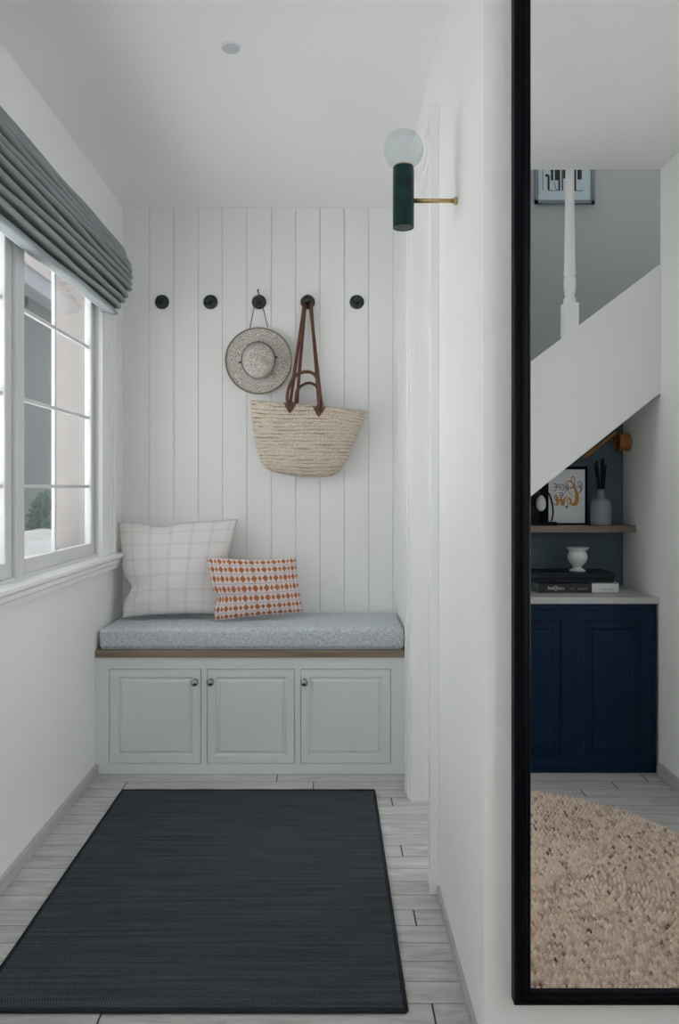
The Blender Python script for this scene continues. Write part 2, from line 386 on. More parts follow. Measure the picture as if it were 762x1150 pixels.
# skirtings
def skirting(name, pts2, m=SKIRT):   # list of boxes
    bm = bmesh.new()
    for q in pts2: box(bm, *q, bev=.0015, seg=1)
    return tag(emit(name, bm, m), kind='structure')
skirting('baseboard_left', [(XL, XL+.0145, YBK, 3.0, 0, .038)])
skirting('baseboard_right', [(XR-.008, XR, CORN, 2.105, 0, .03)])
skirting('baseboard_hall', [(XH-.012, XH, -.03, .44, 0, .045)])
skirting('baseboard_mirror', [(XR, XH-.012, CORN-.012, CORN, 0, .045)])

# doorway casing: near upright, far upright and head, stepped profile
def casing(bm, x_in, y0, y1, z0, z1, steps):
    for (a, b, d) in steps: box(bm, x_in-d, x_in, y0+(y1-y0)*a, y0+(y1-y0)*b, z0, z1, bev=.0012, seg=1)
bm = bmesh.new()
st = ((0,.22,.024),(.22,.34,.019),(.34,.8,.021),(.8,1,.013))
casing(bm, XR, 2.112, 2.195, 0, 2.206, st)
casing(bm, XR, 2.838, 2.735, 0, 2.206, st)
for a, b, d in st: box(bm, XR-d, XR, 2.165, 2.775, 2.206-(2.206-2.10)*b, 2.206-(2.206-2.10)*a, bev=.0012, seg=1)
tag(emit('trim_doorway', bm, TRIM), kind='structure')
# added, unseen side room and window, lighting the left wall through the doorway
struct('wall_added_side_room', [(1.41, 1.51, CORN+.12, YB+.1, 0, .8), (1.41, 1.51, CORN+.12, YB+.1, 2.2, ZC), (1.41, 1.51, CORN+.12, 1.85, .8, 2.2), (1.41, 1.51, 3.15, YB+.1, .8, 2.2), (XR+.12, 1.41, YB, YB+.1, 0, ZC)], WALL)
w5 = tag(bpy.data.objects.new('window_added_5', None), kind='structure'); COL.objects.link(w5); w5.location = (1.46, 2.5, .45)
bm = bmesh.new()
for a, b in ((1.85,1.91),(2.47,2.53),(3.09,3.15)): box(bm, 1.44, 1.49, a, b, .8, 2.2)
for a, b in ((.8,.86),(2.14,2.2)): box(bm, 1.44, 1.49, 1.85, 3.15, a, b)
emit('window_frame', bm, WINP, w5)
boxo('glass_pane', (1.462, 1.468, 1.91, 3.09, .86, 2.14), PANE, w5)

# ---------------------------------------------------------------- main window
XG = -.96
w = tag(bpy.data.objects.new('window_1', None), kind='structure'); COL.objects.link(w); w.location = (XG, (WY0+WY1)/2, WZ0)
bm = bmesh.new()
box(bm, -.985, -.935, WY0, WY1, 1.95-.012, 1.95); box(bm, -.985, -.935, WY0, WY1, WZ0, WZ0+.012)
for y in (WY0, 2.252, 3.038): box(bm, -.985, -.932, y, y+(.012 if y in (WY0, 3.038) else .046), WZ0, 1.95, bev=.002, seg=1)
emit('window_frame', bm, WINP, w)
for y0, y1 in ((2.300, 3.036), (1.474, 2.250)):
    g0, g1 = y0+.045, y1-.036 if y1 > 3 else y1-.045
    bm = bmesh.new()
    box(bm, -.970, -.944, y0, g0, .862, 1.94, bev=.003, seg=1); box(bm, -.970, -.944, g1, y1, .862, 1.94, bev=.003, seg=1)
    box(bm, -.970, -.944, g0+.0002, g1-.0002, .862, .9145); box(bm, -.970, -.944, g0+.0002, g1-.0002, 1.916, 1.94)
    sa = emit('sash', bm, WINP, w)
    bm = bmesh.new(); ym = (g0+g1)/2-.035
    box(bm, -.967, -.953, ym-.006, ym+.006, .91, 1.92, bev=.002, seg=1)
    for z in (1.1405, 1.412, 1.692): box(bm, -.9665, -.9535, g0-.002, g1+.002, z-.006, z+.006, bev=.002, seg=1)
    emit('glazing_bar', bm, WINP, sa)
    boxo('glass_pane', (-.9615, -.9585, g0-.004, g1+.004, .912, 1.919), PANE, sa)
# inner lining, casing and sill
bm = bmesh.new()
box(bm, -.935, -.9145, 3.046, 3.075, WZ0, 1.99)
box(bm, -.93, -.9135, 3.066, 3.150, .857, 1.99, bev=.002, seg=1)
box(bm, -.93, -.9090, 3.150, 3.178, .857, 2.05, bev=.003, seg=1)
box(bm, -.93, -.9130, 3.178, 3.200, .857, 2.05, bev=.002, seg=1)
box(bm, -.93, -.9080, 3.200, 3.230, .857, 2.05, bev=.003, seg=1)
box(bm, -.93, -.9135, 1.31, 1.45, .857, 2.05, bev=.003, seg=1)
box(bm, -.93, -.9135, 1.31, 3.23, 1.955, 2.05, bev=.003, seg=1)
tag(emit('trim_window', bm, TRIM), kind='structure')
bm = bmesh.new()
prism(bm, [(XL,.857),(XL,.795),(-.907,.795),(-.904,.812),(-.898,.818),(-.898,.832),(-.890,.838),(-.884,.842),(-.884,.853),(-.888,.857),(-.935,.858),(-.95,.858),(-.95,.857)], 'y', 1.28, 3.245)
tag(emit('trim_sill', bm, TRIM), kind='structure')

# added, unseen openings for light: two left windows, rear garden door, hall entrance
w2 = tag(bpy.data.objects.new('window_added_2', None), kind='structure'); COL.objects.link(w2); w2.location = (-.96, -1.35, .857)  # added window, out of view, brightening the room behind the camera
bm = bmesh.new()
for b in ((-1.75,-1.70),(-1.0,-.95)): box(bm, -.985, -.935, b[0], b[1], .857, 2.05)
box(bm, -.985, -.935, -1.75, -.95, .857, .91); box(bm, -.985, -.935, -1.75, -.95, 2.0, 2.05)
emit('window_frame', bm, WINP, w2)
boxo('glass_pane', (-.9615, -.9585, -1.7, -1.0, .91, 2.0), PANE, w2)
w4 = tag(bpy.data.objects.new('window_added_4', None), kind='structure'); COL.objects.link(w4); w4.location = (-.96, .31, .857)  # added window, out of view, to light the hall wall and stair side
bm = bmesh.new()
for b in ((0,.05),(.47,.52)): box(bm, -.985, -.935, b[0], b[1], .857, 2.05)
box(bm, -.985, -.935, 0, .52, .857, .91); box(bm, -.985, -.935, 0, .52, 2.0, 2.05)
emit('window_frame', bm, WINP, w4)
boxo('glass_pane', (-.9615, -.9585, .05, .47, .91, 2.0), PANE, w4)
d2 = tag(bpy.data.objects.new('door_added_2', None), kind='structure'); COL.objects.link(d2); d2.location = (-.165, YBK-.05, 0)  # added garden door, lighting the room from behind the camera
bm = bmesh.new()
for a, b in ((-.78,-.70),(-.205,-.125),(.37,.45)): box(bm, a, b, YBK-.08, YBK-.03, 0, 2.2)
for a, b in ((0,.80),(2.12,2.2)): box(bm, -.78, .45, YBK-.08, YBK-.03, a, b)
emit('added_door_frame', bm, WINP, d2)
boxo('glass_pane', (-.70, .37, YBK-.058, YBK-.052, .80, 2.12), PANE, d2)
d3 = tag(bpy.data.objects.new('door_added_3', None), kind='structure'); COL.objects.link(d3); d3.location = (XH+.05, .82, 0)  # added glazed entrance, out of view, to brighten the hall and stair side
bm = bmesh.new()
for a, b in ((.44,.54),(1.20,1.30)): box(bm, XH+.03, XH+.08, a, b, 0, 2.05)
for a, b in ((0,.50),(1.93,2.05)): box(bm, XH+.03, XH+.08, .44, 1.30, a, b)
emit('added_door_frame', bm, WINP, d3)
boxo('glass_pane', (XH+.052, XH+.058, .54, 1.20, .50, 1.93), PANE, d3)
# added, unseen rooflight to brighten the stair well
w3 = tag(bpy.data.objects.new('window_added_3', None), kind='structure'); COL.objects.link(w3); w3.location = (1.6, -.5, ZC+1.3)
bm = bmesh.new()
box(bm, .56, 2.72, -1.03, -.90, ZC+1.3, ZC+1.36); box(bm, .56, 2.72, -.45, .07, ZC+1.3, ZC+1.36); box(bm, .56, .8, -.90, -.45, ZC+1.3, ZC+1.36); box(bm, 2.4, 2.72, -.90, -.45, ZC+1.3, ZC+1.36)
emit('window_frame', bm, WALL, w3)
boxo('glass_pane', (.8, 2.4, -.90, -.45, ZC+1.32, ZC+1.326), PANE, w3)

# ---------------------------------------------------------------- roman blind
bl = empty('roman_blind', (-.93, 2.0, 2.09), 'grey fabric roman blind gathered in deep folds above the window', 'blind')
noses = []
for i in range(11):
    s = i/10
    z = 2.078 - .236*s
    x = -.822 + .046*math.sin(math.pi*min(1, s*.86+.10)) - .028*s**2.4
    noses.append((x, z))
prof = []
for i, (x, z) in enumerate(noses):
    th = .0135
    # back valley, then the rounded nose of the fold, drooping
    prof += [(x-.066, z+.016), (x-.030, z+.010), (x-.008, z+.005), (x, z-.0025), (x-.003, z-.009), (x-.013, z-.0115), (x-.036, z-.006), (x-.062, z+.000)]
cur = catmull([(p[0], 0, p[1]) for p in prof], 3)
cur = [Vector((-.925, 0, 2.085)), Vector((-.91, 0, 2.105)), Vector((-.86, 0, 2.108))] + cur
ys = [1.34 + (3.05-1.34)*k/70 for k in range(71)]
P = []
for y in ys:
    row = []
    for j, c in enumerate(cur):
        fold = j/len(cur)*11
        wob = .0016*math.sin(y*5.1+int(fold)*1.9) + .0009*math.sin(y*13+int(fold)*3.1)
        edge = -.012*max(0, (y-2.93)/.12)**2
        row.append(Vector((c.x+wob+edge, y + (.006*math.sin(fold*5) if y > 3.04 else 0), c.z+wob*.8)))
    P.append(row)
UV = [[(y, j/len(cur)) for j in range(len(cur))] for y in ys]
bm = grid_mesh('fabric', P, UV, BLIND)
o = emit('fabric', bm, BLIND, bl, True); md = o.modifiers.new('s', 'SOLIDIFY'); md.thickness = .0035
boxo('head_rail', (-.928, -.885, 1.35, 3.04, 2.055, 2.098), TRIM, bl, bev=.003)

# ---------------------------------------------------------------- storage bench
YF = 3.004; BX0, BX1 = XL+.001, XR-.001
be = empty('storage_bench', (-.31, 3.2, 0), 'pale grey built-in storage bench with three panelled doors along the end wall', 'bench')
doors = ((-.873, -.512, 'r'), (-.484, -.141, 'l'), (-.113, .240, 'l')); z0, z1 = .0427, .4136
bm = bmesh.new()
xs = [BX0] + [v for d in doors for v in d[:2]] + [BX1]
for a, b in ((BX0, -.873-.0022), (-.512+.0022, -.484-.0022), (-.141+.0022, -.113-.0022), (.240+.0022, BX1)): box(bm, a, b, YF, YF+.02, 0, .463)
for a, b, _ in doors:
    box(bm, a-.0022, b+.0022, YF, YF+.02, z1+.0022, .463); box(bm, a-.0022, b+.0022, YF, YF+.02, 0, z0-.0022)
box(bm, BX0, BX1, YF+.024, YB-.002, 0, .463)
emit('carcass', bm, CAB, be)
boxo('seat_board', (BX0, BX1, YF-.008, YB-.002, .463, .491), WOODE, be, bev=.0015, seg=1, label='walnut brown board edge under the seat cushion')
def panel_door(name, a, b, z0, z1, yf, m, parent, sgn=1, ins=(.030,.048,.052), dep=.007, th=.02):
    """framed door with sunk groove and raised field; front at yf, body towards +sgn"""
    bm = bmesh.new(); cx = [a, a+ins[0], a+ins[0]+.006, a+ins[1]-.003, a+ins[1]]
    rects = [(0, 0), (ins[0], 0), (ins[0]+.006, dep), (ins[1]-.004, dep*.75), (ins[1], dep*.05)]
    loops = []
    for i, d in rects:
        loops.append([bm.verts.new(p) for p in ((a+i, yf+sgn*d, z0+i), (b-i, yf+sgn*d, z0+i), (b-i, yf+sgn*d, z1-i), (a+i, yf+sgn*d, z1-i))])
    back = [bm.verts.new(p) for p in ((a, yf+sgn*th, z0), (b, yf+sgn*th, z0), (b, yf+sgn*th, z1), (a, yf+sgn*th, z1))]
    seq = [back] + loops
    for A, B in zip(seq, seq[1:]):
        for k in range(4): bm.faces.new((A[k], A[(k+1)%4], B[(k+1)%4], B[k]))
    bm.faces.new(loops[-1]); bm.faces.new(back[::-1])
    return emit(name, bm, m, parent)
for a, b, side in doors:
    d = panel_door('door', a, b, z0, z1, YF, CAB, be)
    kx = D(219.5,765,YF).x if side == 'r' else (a+.0135)
    bm = bmesh.new(); lathe(bm, [(0,0),(.011,0),(.011,.002),(.006,.004),(.0055,.012),(.011,.016),(.0145,.023),(.0145,.028),(.010,.034),(0,.036)], (kx, YF, D(0,765,YF).z), (0,-1,0), 28)
    emit('knob', bm, CHROME, d, True, label='small round dark chrome knob')
# seat cushion
bm = bmesh.new(); box(bm, BX0+.010, BX1-.006, YF+.004, YB-.006, .4915, .5755, bev=.020, seg=5)
bmesh.ops.subdivide_edges(bm, edges=[e for e in bm.edges if e.calc_length() > .3], cuts=12, use_grid_fill=True)
for v in bm.verts:
    if v.co.z > .55: v.co.z += .004*math.sin(v.co.x*3+1)*math.sin((v.co.y-YF)*7.5)
seat = emit('bench_cushion', bm, SEAT, None, True)
tag(seat, 'long blue-grey heathered seat cushion covering the top of the storage bench', 'cushion')
set_origin(seat, (-.31, 3.2, .4915))
bm = bmesh.new()
tube(bm, [(BX0+.024, YF+.0055, .4955), (BX1-.02, YF+.0055, .4955)], .0018, 8)
emit('piping', bm, SEAT, seat)

# ---------------------------------------------------------------- pillows
def pillow(name, c, t, m, label, bow=(.05,.06), pinch=None, back=(0,1,0), n=44, wr=.004, seed=0, group=None):
    c00, c10, c11, c01 = [Vector(p) for p in c]
    nrm = (c10-c00).cross(c01-c00).normalized()
    if nrm.y > 0: nrm = -nrm                               # front normal towards the camera
    r = random.Random(seed); ph = [r.uniform(0, 6) for _ in range(8)]
    bm = bmesh.new(); lay = bm.loops.layers.uv.new('UVMap')
    V = {}
    for sd in (1, -1):
        for i in range(n+1):
            for j in range(n+1):
                edge = i in (0, n) or j in (0, n)
                if sd == -1 and edge: V[sd,i,j] = V[1,i,j]; continue
                u = 2*i/n-1; v = 2*j/n-1
                uu = math.sin(u*math.pi/2)*.35+u*.65; vv = math.sin(v*math.pi/2)*.35+v*.65
                bx = bow[0]*(1-vv*vv); by = bow[1]*(1-uu*uu)
                if pinch:
                    for (side, pos, amp, wd) in pinch:
                        g = amp*math.exp(-(( (vv if side in 'lr' else uu)-pos)/wd)**2)
                        if side == 'l' and uu < 0: bx += g*abs(uu)**2
                        if side == 'r' and uu > 0: bx += g*abs(uu)**2
                        if side == 't' and vv > 0: by += g*abs(vv)**2
                x = uu*(1-bx); y = vv*(1-by)
                a, b = (x+1)/2, (y+1)/2
                p = (c00*(1-a)+c10*a)*(1-b) + (c01*(1-a)+c11*a)*b
                h = t/2*((1-uu**2)*(1-vv**2))**.42 if not edge else 0
                if pinch:
                    for (side, pos, amp, wd) in pinch:
                        if side == 'l': h *= 1-.5*math.exp(-((vv-pos)/(wd*.8))**2)*max(0, -uu)**1.5*1.2
                        if side == 't': h *= 1-.4*math.exp(-((uu-pos)/(wd*.8))**2)*max(0, vv)**2
                m_ = (1-uu**4)*(1-vv**4)
                h += wr*m_*(math.sin(3.1*uu+2.2*vv+ph[0])+.6*math.sin(5.3*vv-3.7*uu+ph[1])+.4*math.sin(9*uu+4*vv+ph[2]))*(1 if sd == 1 else .5)
                V[sd,i,j] = bm.verts.new(p + nrm*sd*h)
    for sd in (1, -1):
        for i in range(n):
            for j in range(n):
                q = [(i,j),(i+1,j),(i+1,j+1),(i,j+1)]
                f = bm.faces.new([V[sd,a,b] for a, b in (q if sd == 1 else q[::-1])])
                for l, (a, b) in zip(f.loops, (q if sd == 1 else q[::-1])): l[lay].uv = (a/n, b/n)
    base = (c00+c10)/2
    o = emit(name, bm, m, None, True); set_origin(o, base)
    # sewn seam round the edge
    loop = [V_ for V_ in []]
    return tag(o, label, 'cushion', group)
pillow('throw_pillow', (D(138,694,3.215), D(249,690,3.235), D(267,583,3.335), D(132.5,587,3.30)), .125, CHECK,
       'large square off-white throw pillow with faint check, leaning in the left corner of the bench', bow=(.035,.045),
       pinch=(('l', -.38, .15, .22), ('t', -.28, .085, .24), ('r', -.1, .04, .5)), seed=3, wr=.005)
pillow('lumbar_pillow', (D(241,697.5,3.160), D(341,688,3.235), D(332.5,626,3.27), D(232,626,3.155)), .085, ORANGE,
       'small oblong pillow with rows of orange diamonds, standing in front of the large pillow', bow=(.03,.05),
       pinch=(('l', -.30, .10, .22), ('t', .1, .03, .4)), seed=8, wr=.0025)

# ---------------------------------------------------------------- coat pegs
pl = ['black round coat peg at the far left of the row, nearest the window', 'black round coat peg second from left, next to the one with the hat',
      'black round coat peg from which the straw hat hangs', 'black round coat peg carrying the long leather straps of the straw bag', 'black round coat peg at the far right of the row, empty']
yc = YB
proto = None
for i, px in enumerate((181, 235.6, 290.4, 345.3, 400.6)):
    p = D(px, 338.3, 3.39); p.y = YB+.0008
    if proto is None:
        proto = empty('coat_peg', p, pl[0], 'coat peg', 'row of black coat pegs on the boarded wall')
        bm = bmesh.new(); lathe(bm, [(0,0),(.0315,0),(.0325,.003),(.0315,.007),(.026,.009),(0,.010)], p, (0,-1,0), 40); emit('back_plate', bm, PEG, proto, True)
        bm = bmesh.new(); lathe(bm, [(.009,.008),(.008,.022),(.0085,.036),(.013,.046),(.0155,.052),(.0155,.056),(.012,.060),(0,.061)], p, (0,-1,0), 32); emit('knob', bm, PEG, proto, True)
    else:
        r = proto.copy(); COL.objects.link(r); r.location = p; r['label'] = pl[i]
        for ch in list(proto.children):
            c = ch.copy(); COL.objects.link(c); c.parent = r
def pegp(px, dy): 
    p = D(px, 338.3, 3.39); p.y = YB-dy; return p

# ---------------------------------------------------------------- straw hat
hc = D(290, 404.6, 3.36); hc.y = 3.372
hat = empty('sun_hat', (hc.x, 3.395, hc.z-.146), 'round pale straw sun hat hanging by its cord from the middle peg', 'hat')
NU = 96; prof = [(.146,.004),(.144,.0015),(.135,-.0005),(.12,0),(.10,.002),(.086,.004),(.078,.008),(.0755,.016),(.0745,.042),(.0725,.065),(.068,.082),(.059,.0925),(.044,.097),(.026,.097),(.012,.096),(.001,.0955)]
P = []; UVs = []
for i in range(NU):
    a = 2*math.pi*i/NU; row = []; uvr = []
    for k, (r, h) in enumerate(prof):
        ex = 1 if r > .08 else .93; ez = 1.0 if r > .08 else 1.04
        dy = h
        if r > .08: dy += .006*math.cos(2*a+.4)*(r-.08)/.066 + .002*math.sin(5*a)*(r-.08)/.066
        dx = 0
        if h > .05:
            # pinched crown: shallow crease on the right-hand side
            dy -= .020*math.exp(-((a-.25)/.42)**2)*(h/.09)*(min(1,r/.05))
            dy -= .020*math.exp(-((a-2*math.pi-.25)/.42)**2)*(h/.09)*(min(1,r/.05)) ; dy += .006*math.cos(2*a+1.2)*(h/.09)*min(1,r/.04)
        lean = max(0, h-.01) if r < .08 else 0
        row.append(Vector((hc.x + (r*ex)*math.cos(a)+.12*lean, hc.y-dy, hc.z + r*ez*math.sin(a)-.20*lean))); uvr.append((i/NU, k/len(prof)))
    P.append(row); UVs.append(uvr)
bm = grid_mesh('b', P, UVs, HATM, close_u=True)
bmesh.ops.holes_fill(bm, edges=[e for e in bm.edges if e.is_boundary and e.calc_length() < .002])
o = emit('straw_body', bm, HATM, hat, True); md = o.modifiers.new('s', 'SOLIDIFY'); md.thickness = .003; md.offset = 0
bm = bmesh.new(); ring = [P[i%NU][0] for i in range(NU+1)]; tube(bm, ring, .0035, 8); emit('brim_binding', bm, HATE, hat, True)
bm = bmesh.new(); ring = [Vector((hc.x+.0745*math.cos(a), hc.y-.0185, hc.z+.0815*math.sin(a))) for a in [2*math.pi*i/60 for i in range(61)]]; tube(bm, ring, .0016, 8)
tube(bm, catmull([(hc.x+.072, hc.y-.016, hc.z+.012), (hc.x+.084, hc.y-.016, hc.z+.017), (hc.x+.079, hc.y-.010, hc.z+.008)], 5), .0016, 6)
tube(bm, catmull([(hc.x-.072, hc.y-.016, hc.z-.012), (hc.x-.086, hc.y-.016, hc.z-.010), (hc.x-.080, hc.y-.010, hc.z-.004)], 5), .0016, 6)
emit('crown_cord', bm, CORD, hat, True)
pk = pegp(290.4, .036)
bm = bmesh.new(); yb = hc.y-.002
tube(bm, [D(280.5,368,3.375)+Vector((0,0,0)), (pk.x-.0125, pk.y, pk.z+.003), (pk.x-.006, pk.y, pk.z+.0125), (pk.x+.006, pk.y, pk.z+.0125), (pk.x+.0125, pk.y, pk.z+.003), D(300.5,368,3.375)], .002, 8)
tube(bm, catmull([(pk.x, pk.y-.001, pk.z+.010), (pk.x+.001, pk.y-.003, pk.z+.026), (pk.x-.003, pk.y-.003, pk.z+.044), (pk.x+.003, pk.y-.003, pk.z+.047)], 5), .0028, 8)
emit('hanging_cord', bm, CORD, hat, True)
bm = bmesh.new(); lathe(bm, [(.0045,0),(.0055,.004),(.0045,.009)], (pk.x+.001, pk.y-.003, pk.z+.024), (0,0,1), 12); emit('cord_bead', bm, BRASS, hat, True)

# ---------------------------------------------------------------- straw bag
BYc = 3.335
bag = empty('straw_bag', D(335, 532, BYc), 'woven straw basket bag hanging tilted by brown leather straps from a peg', 'bag')
def lerpt(tab, t):
    for (a, pa), (b, pb) in zip(tab, tab[1:]):
        if t <= b: s = (t-a)/(b-a); return tuple(pa[k]*(1-s)+pb[k]*s for k in range(len(pa)))
    return tab[-1][1]
Lt = [(0,(282,451)),(.3,(284.5,480)),(.6,(289,503)),(.82,(294,519)),(.93,(299,525.5)),(1,(306,529))]
Rt = [(0,(411.5,463)),(.35,(402,485)),(.7,(391,511)),(.86,(385,523)),(.95,(379,530)),(1,(372,534))]
NT_, NUb = 40, 80
P = []; UVs = []
for i in range(NUb):
    a = 2*math.pi*i/NUb; row = []; uvr = []
    for k in range(NT_+1):
        tt = k/NT_; L = Vector((*lerpt(Lt, tt), 0)); R = Vector((*lerpt(Rt, tt), 0)); u = math.cos(a)
        px = L.x*(1-(u+1)/2)+R.x*(u+1)/2; py = L.y*(1-(u+1)/2)+R.y*(u+1)/2
        sag = 3.5*tt**3*(1-u*u) - (2.2*(1-tt)**3)*(math.sin(u*3.4+.5))
        if tt > .0: py += sag
        dd = (.058*(1-tt)**.0*(1-.35*tt))*(1-max(0, (tt-.86)/.14)**2*.85)
        s = math.sin(a); y = BYc - dd*math.copysign(abs(s)**.8, s)
        q = D(px, py, BYc); y -= .0022*math.sin(tt*60) ; q.y = y
        row.append(q); uvr.append((abs(((i/NUb)*2) % 2 - 1) if False else i/NUb*2.0, 1-tt))
    P.append(row); UVs.append(uvr)
bm = grid_mesh('b', P, UVs, STRAW, close_u=True)
bmesh.ops.holes_fill(bm, edges=[e for e in bm.edges if e.is_boundary and all(abs((v.co-P[0][0]).z) > .15 for v in e.verts)])
o = emit('basket', bm, STRAW, bag, True); md = o.modifiers.new('s', 'SOLIDIFY'); md.thickness = .005; md.offset = 0
bm = bmesh.new(); tube(bm, [P[i%NUb][0] for i in range(NUb+1)], .0042, 8); emit('rim_braid', bm, mat('straw_rim', (.50,.43,.35), .9, var=.45, vscale=220, bump=.5, bscale=250), bag, True)
pk = pegp(345.3, .034); fy = BYc-.060; by_ = BYc+.056
def strap(name, A, Bp, dx, r=.0072):
    bm = bmesh.new()
    pts = [A, A.lerp(Vector((pk.x-.012-dx, pk.y, pk.z-.02)), .5), Vector((pk.x-.012-dx, pk.y, pk.z-.022)), Vector((pk.x-.0150-dx*.4, pk.y, pk.z+.006)), Vector((pk.x-.006, pk.y, pk.z+.0180)), Vector((pk.x+.006, pk.y, pk.z+.0180)),
           Vector((pk.x+.0150+dx*.4, pk.y, pk.z+.006)), Vector((pk.x+.012+dx, pk.y, pk.z-.022)), Bp.lerp(Vector((pk.x+.012+dx, pk.y, pk.z-.02)), .5), Bp]
    tube(bm, catmull(pts, 6), r, 10, flat=.45, up=(0,1,0)); return emit(name, bm, LEATH, bag, True)
def at(px, py, y): q = D(px, py, BYc); q.y = y; return q
pk.y += .003; strap('long_strap', at(326,458,fy), at(358.5,460,fy), .004)
pk.y += .010; strap('long_strap', at(332.5,455,by_-.02), at(361,457,by_-.02), .000)
def handle(pts, y, r=.0072, dep=.0):
    bm = bmesh.new(); n = len(pts)
    tube(bm, catmull([at(p[0], p[1], y-dep*math.sin(math.pi*i/(n-1))) for i, p in enumerate(pts)], 8), r, 12); return emit('handle', bm, LEATH, bag, True)
handle([(325.5,461),(323.3,449),(326,436),(333,425),(344,421.3),(353,424),(358,434),(358.8,448),(358.3,462)], fy-.006, dep=.03)
handle([(331,455),(331.5,445),(333,437),(339,431),(347,428.5),(354.5,432),(357,440),(358,456)], by_-.012, .0062)
def leaf(cx, cy, ang):
    q = [(-7.2,-4.2),(-4.5,-2.2),(-1.8,-6.5),(1.8,-6.5),(4.5,-2.6),(7.2,-4.2),(4.6,1.8),(1.2,7.0),(0,8),(-2,6.2),(-5,1.8)]
    bm = bmesh.new(); A = []; B = []
    for x, y in q:
        xr = x*math.cos(ang)-y*math.sin(ang); yr = x*math.sin(ang)+y*math.cos(ang)
        A.append(bm.verts.new(at(cx+xr, cy+yr, fy-.0035))); B.append(bm.verts.new(at(cx+xr, cy+yr, fy+.008)))
    bm.faces.new(A); bm.faces.new(B[::-1])
    for k in range(len(q)): bm.faces.new((A[k], B[k], B[(k+1)%len(q)], A[(k+1)%len(q)]))
    bmesh.ops.bevel(bm, geom=[e for e in bm.edges if e.verts[0] in A and e.verts[1] in A], offset=.0012, segments=1, affect='EDGES')
    return emit('leather_tab', bm, LEATH, bag)
leaf(326.3, 457.5, .05); leaf(358.4, 461.5, .08)

# ---------------------------------------------------------------- wall sconce with globe
sy = 1.81; cx_ = D(452.7,0,sy).x
sc = empty('wall_sconce', (XR, sy, D(0,225.5,sy).z), 'dark green cylinder wall light with clear glass globe on a brass arm', 'wall light')
zb, zt = D(0,256,sy).z, D(0,188,sy).z
bm = bmesh.new(); lathe(bm, [(0,zb+.001),(.0235,zb+.001),(.0250,zb),(.0252,zb+.003),(.0252,zt-.002),(.0245,zt),(0,zt)], (cx_, sy, 0), (0,0,1), 48); emit('lamp_body', bm, GREEN, sc, True)
o = sc.children[0]
md = o.modifiers.new('e', 'EDGE_SPLIT'); md.split_angle = math.radians(40)
bm = bmesh.new(); lathe(bm, [(0,zt),(.0235,zt),(.0235,zt+.003),(.020,zt+.005),(0,zt+.005)], (cx_, sy, 0), (0,0,1), 40); emit('brass_collar', bm, BRASS, sc)
gz = D(0,168.5,sy).z; R_ = .0475
bm = bmesh.new(); lathe(bm, [(R_*math.sin(a), -R_*math.cos(a)) for a in [math.radians(26)+ (math.pi-math.radians(26))*k/24 for k in range(24)]]+[(0,R_)], (cx_, sy, gz), (0,0,1), 48, caps=False)
emit('glass_globe', bm, GLOBE, sc, True)
bm = bmesh.new(); za = D(0,225.5,sy).z; lathe(bm, [(0,0),(.0053,0),(.0053,XR-cx_-.02),(0,XR-cx_-.02)], (cx_+.022, sy, za), (1,0,0), 24); emit('arm', bm, BRASS, sc, True)
sc.children[-1].modifiers.new('e', 'EDGE_SPLIT')
bm = bmesh.new(); lathe(bm, [(0,0),(.0085,0),(.0095,.002),(.0095,.006),(.0065,.009),(0,.009)], (XR, sy, za), (-1,0,0), 28); emit('wall_rose', bm, BRASS, sc, True)

# ---------------------------------------------------------------- ceiling spotlight
cp = D(259, 53, 2.165)
sp = empty('ceiling_spotlight', (cp.x, 2.165, ZC), 'small round flush spotlight, the only one on the white ceiling', 'ceiling light')
bm = bmesh.new(); lathe(bm, [(.0175,-.001),(.020,-.004),(.028,-.004),(.0305,-.002),(.0305,0)], (cp.x, 2.165, ZC), (0,0,1), 48, caps=False); emit('rim', bm, TRIM, sp, True)
bm = bmesh.new(); lathe(bm, [(0,-.0015),(.022,-.0025),(.0255,-.0045),(.024,-.006),(0,-.0062)], (cp.x, 2.165, ZC), (0,0,1), 48); emit('lens', bm, mat('spot_lens', (.56,.59,.64), .3), sp, True)

# ---------------------------------------------------------------- floor mat
bm = bmesh.new(); nx, ny = 40, 48; X0, X1, Y0, Y1 = -.772, .165, 1.637, 2.822
top = [[bm.verts.new((X0+(X1-X0)*i/nx + .0012*math.sin(j*.9), Y0+(Y1-Y0)*j/ny + .0012*math.sin(i*.8), .0075+.0004*math.sin(i*1.3)*math.sin(j*1.1))) for j in range(ny+1)] for i in range(nx+1)]
for i in range(nx):
    for j in range(ny): bm.faces.new((top[i][j], top[i+1][j], top[i+1][j+1], top[i][j+1]))
r = bmesh.ops.extrude_face_region(bm, geom=bm.faces[:]); 
for v in [g for g in r['geom'] if isinstance(g, bmesh.types.BMVert)]: v.co.z = .0005
mt = tag(emit('floor_mat', bm, WEAVE), 'large rectangular charcoal woven mat lying on the plank floor', 'mat')
set_origin(mt, ((X0+X1)/2, (Y0+Y1)/2, 0))
EDGE = mat('mat_binding', (.026,.032,.038), .95, var=.3, vscale=300, bump=.4, bscale=500, spec=.1)
bm = bmesh.new(); pts = [(X0,Y0),(X1,Y0),(X1,Y1),(X0,Y1)]
for k in range(4):
    a, b = Vector((*pts[k], .0062)), Vector((*pts[(k+1)%4], .0062)); tube(bm, [a.lerp(b, s/30)+Vector((0,0,.0004*math.sin(s))) for s in range(31)], .0058, 8, flat=.9)
emit('binding', bm, EDGE, mt, True)

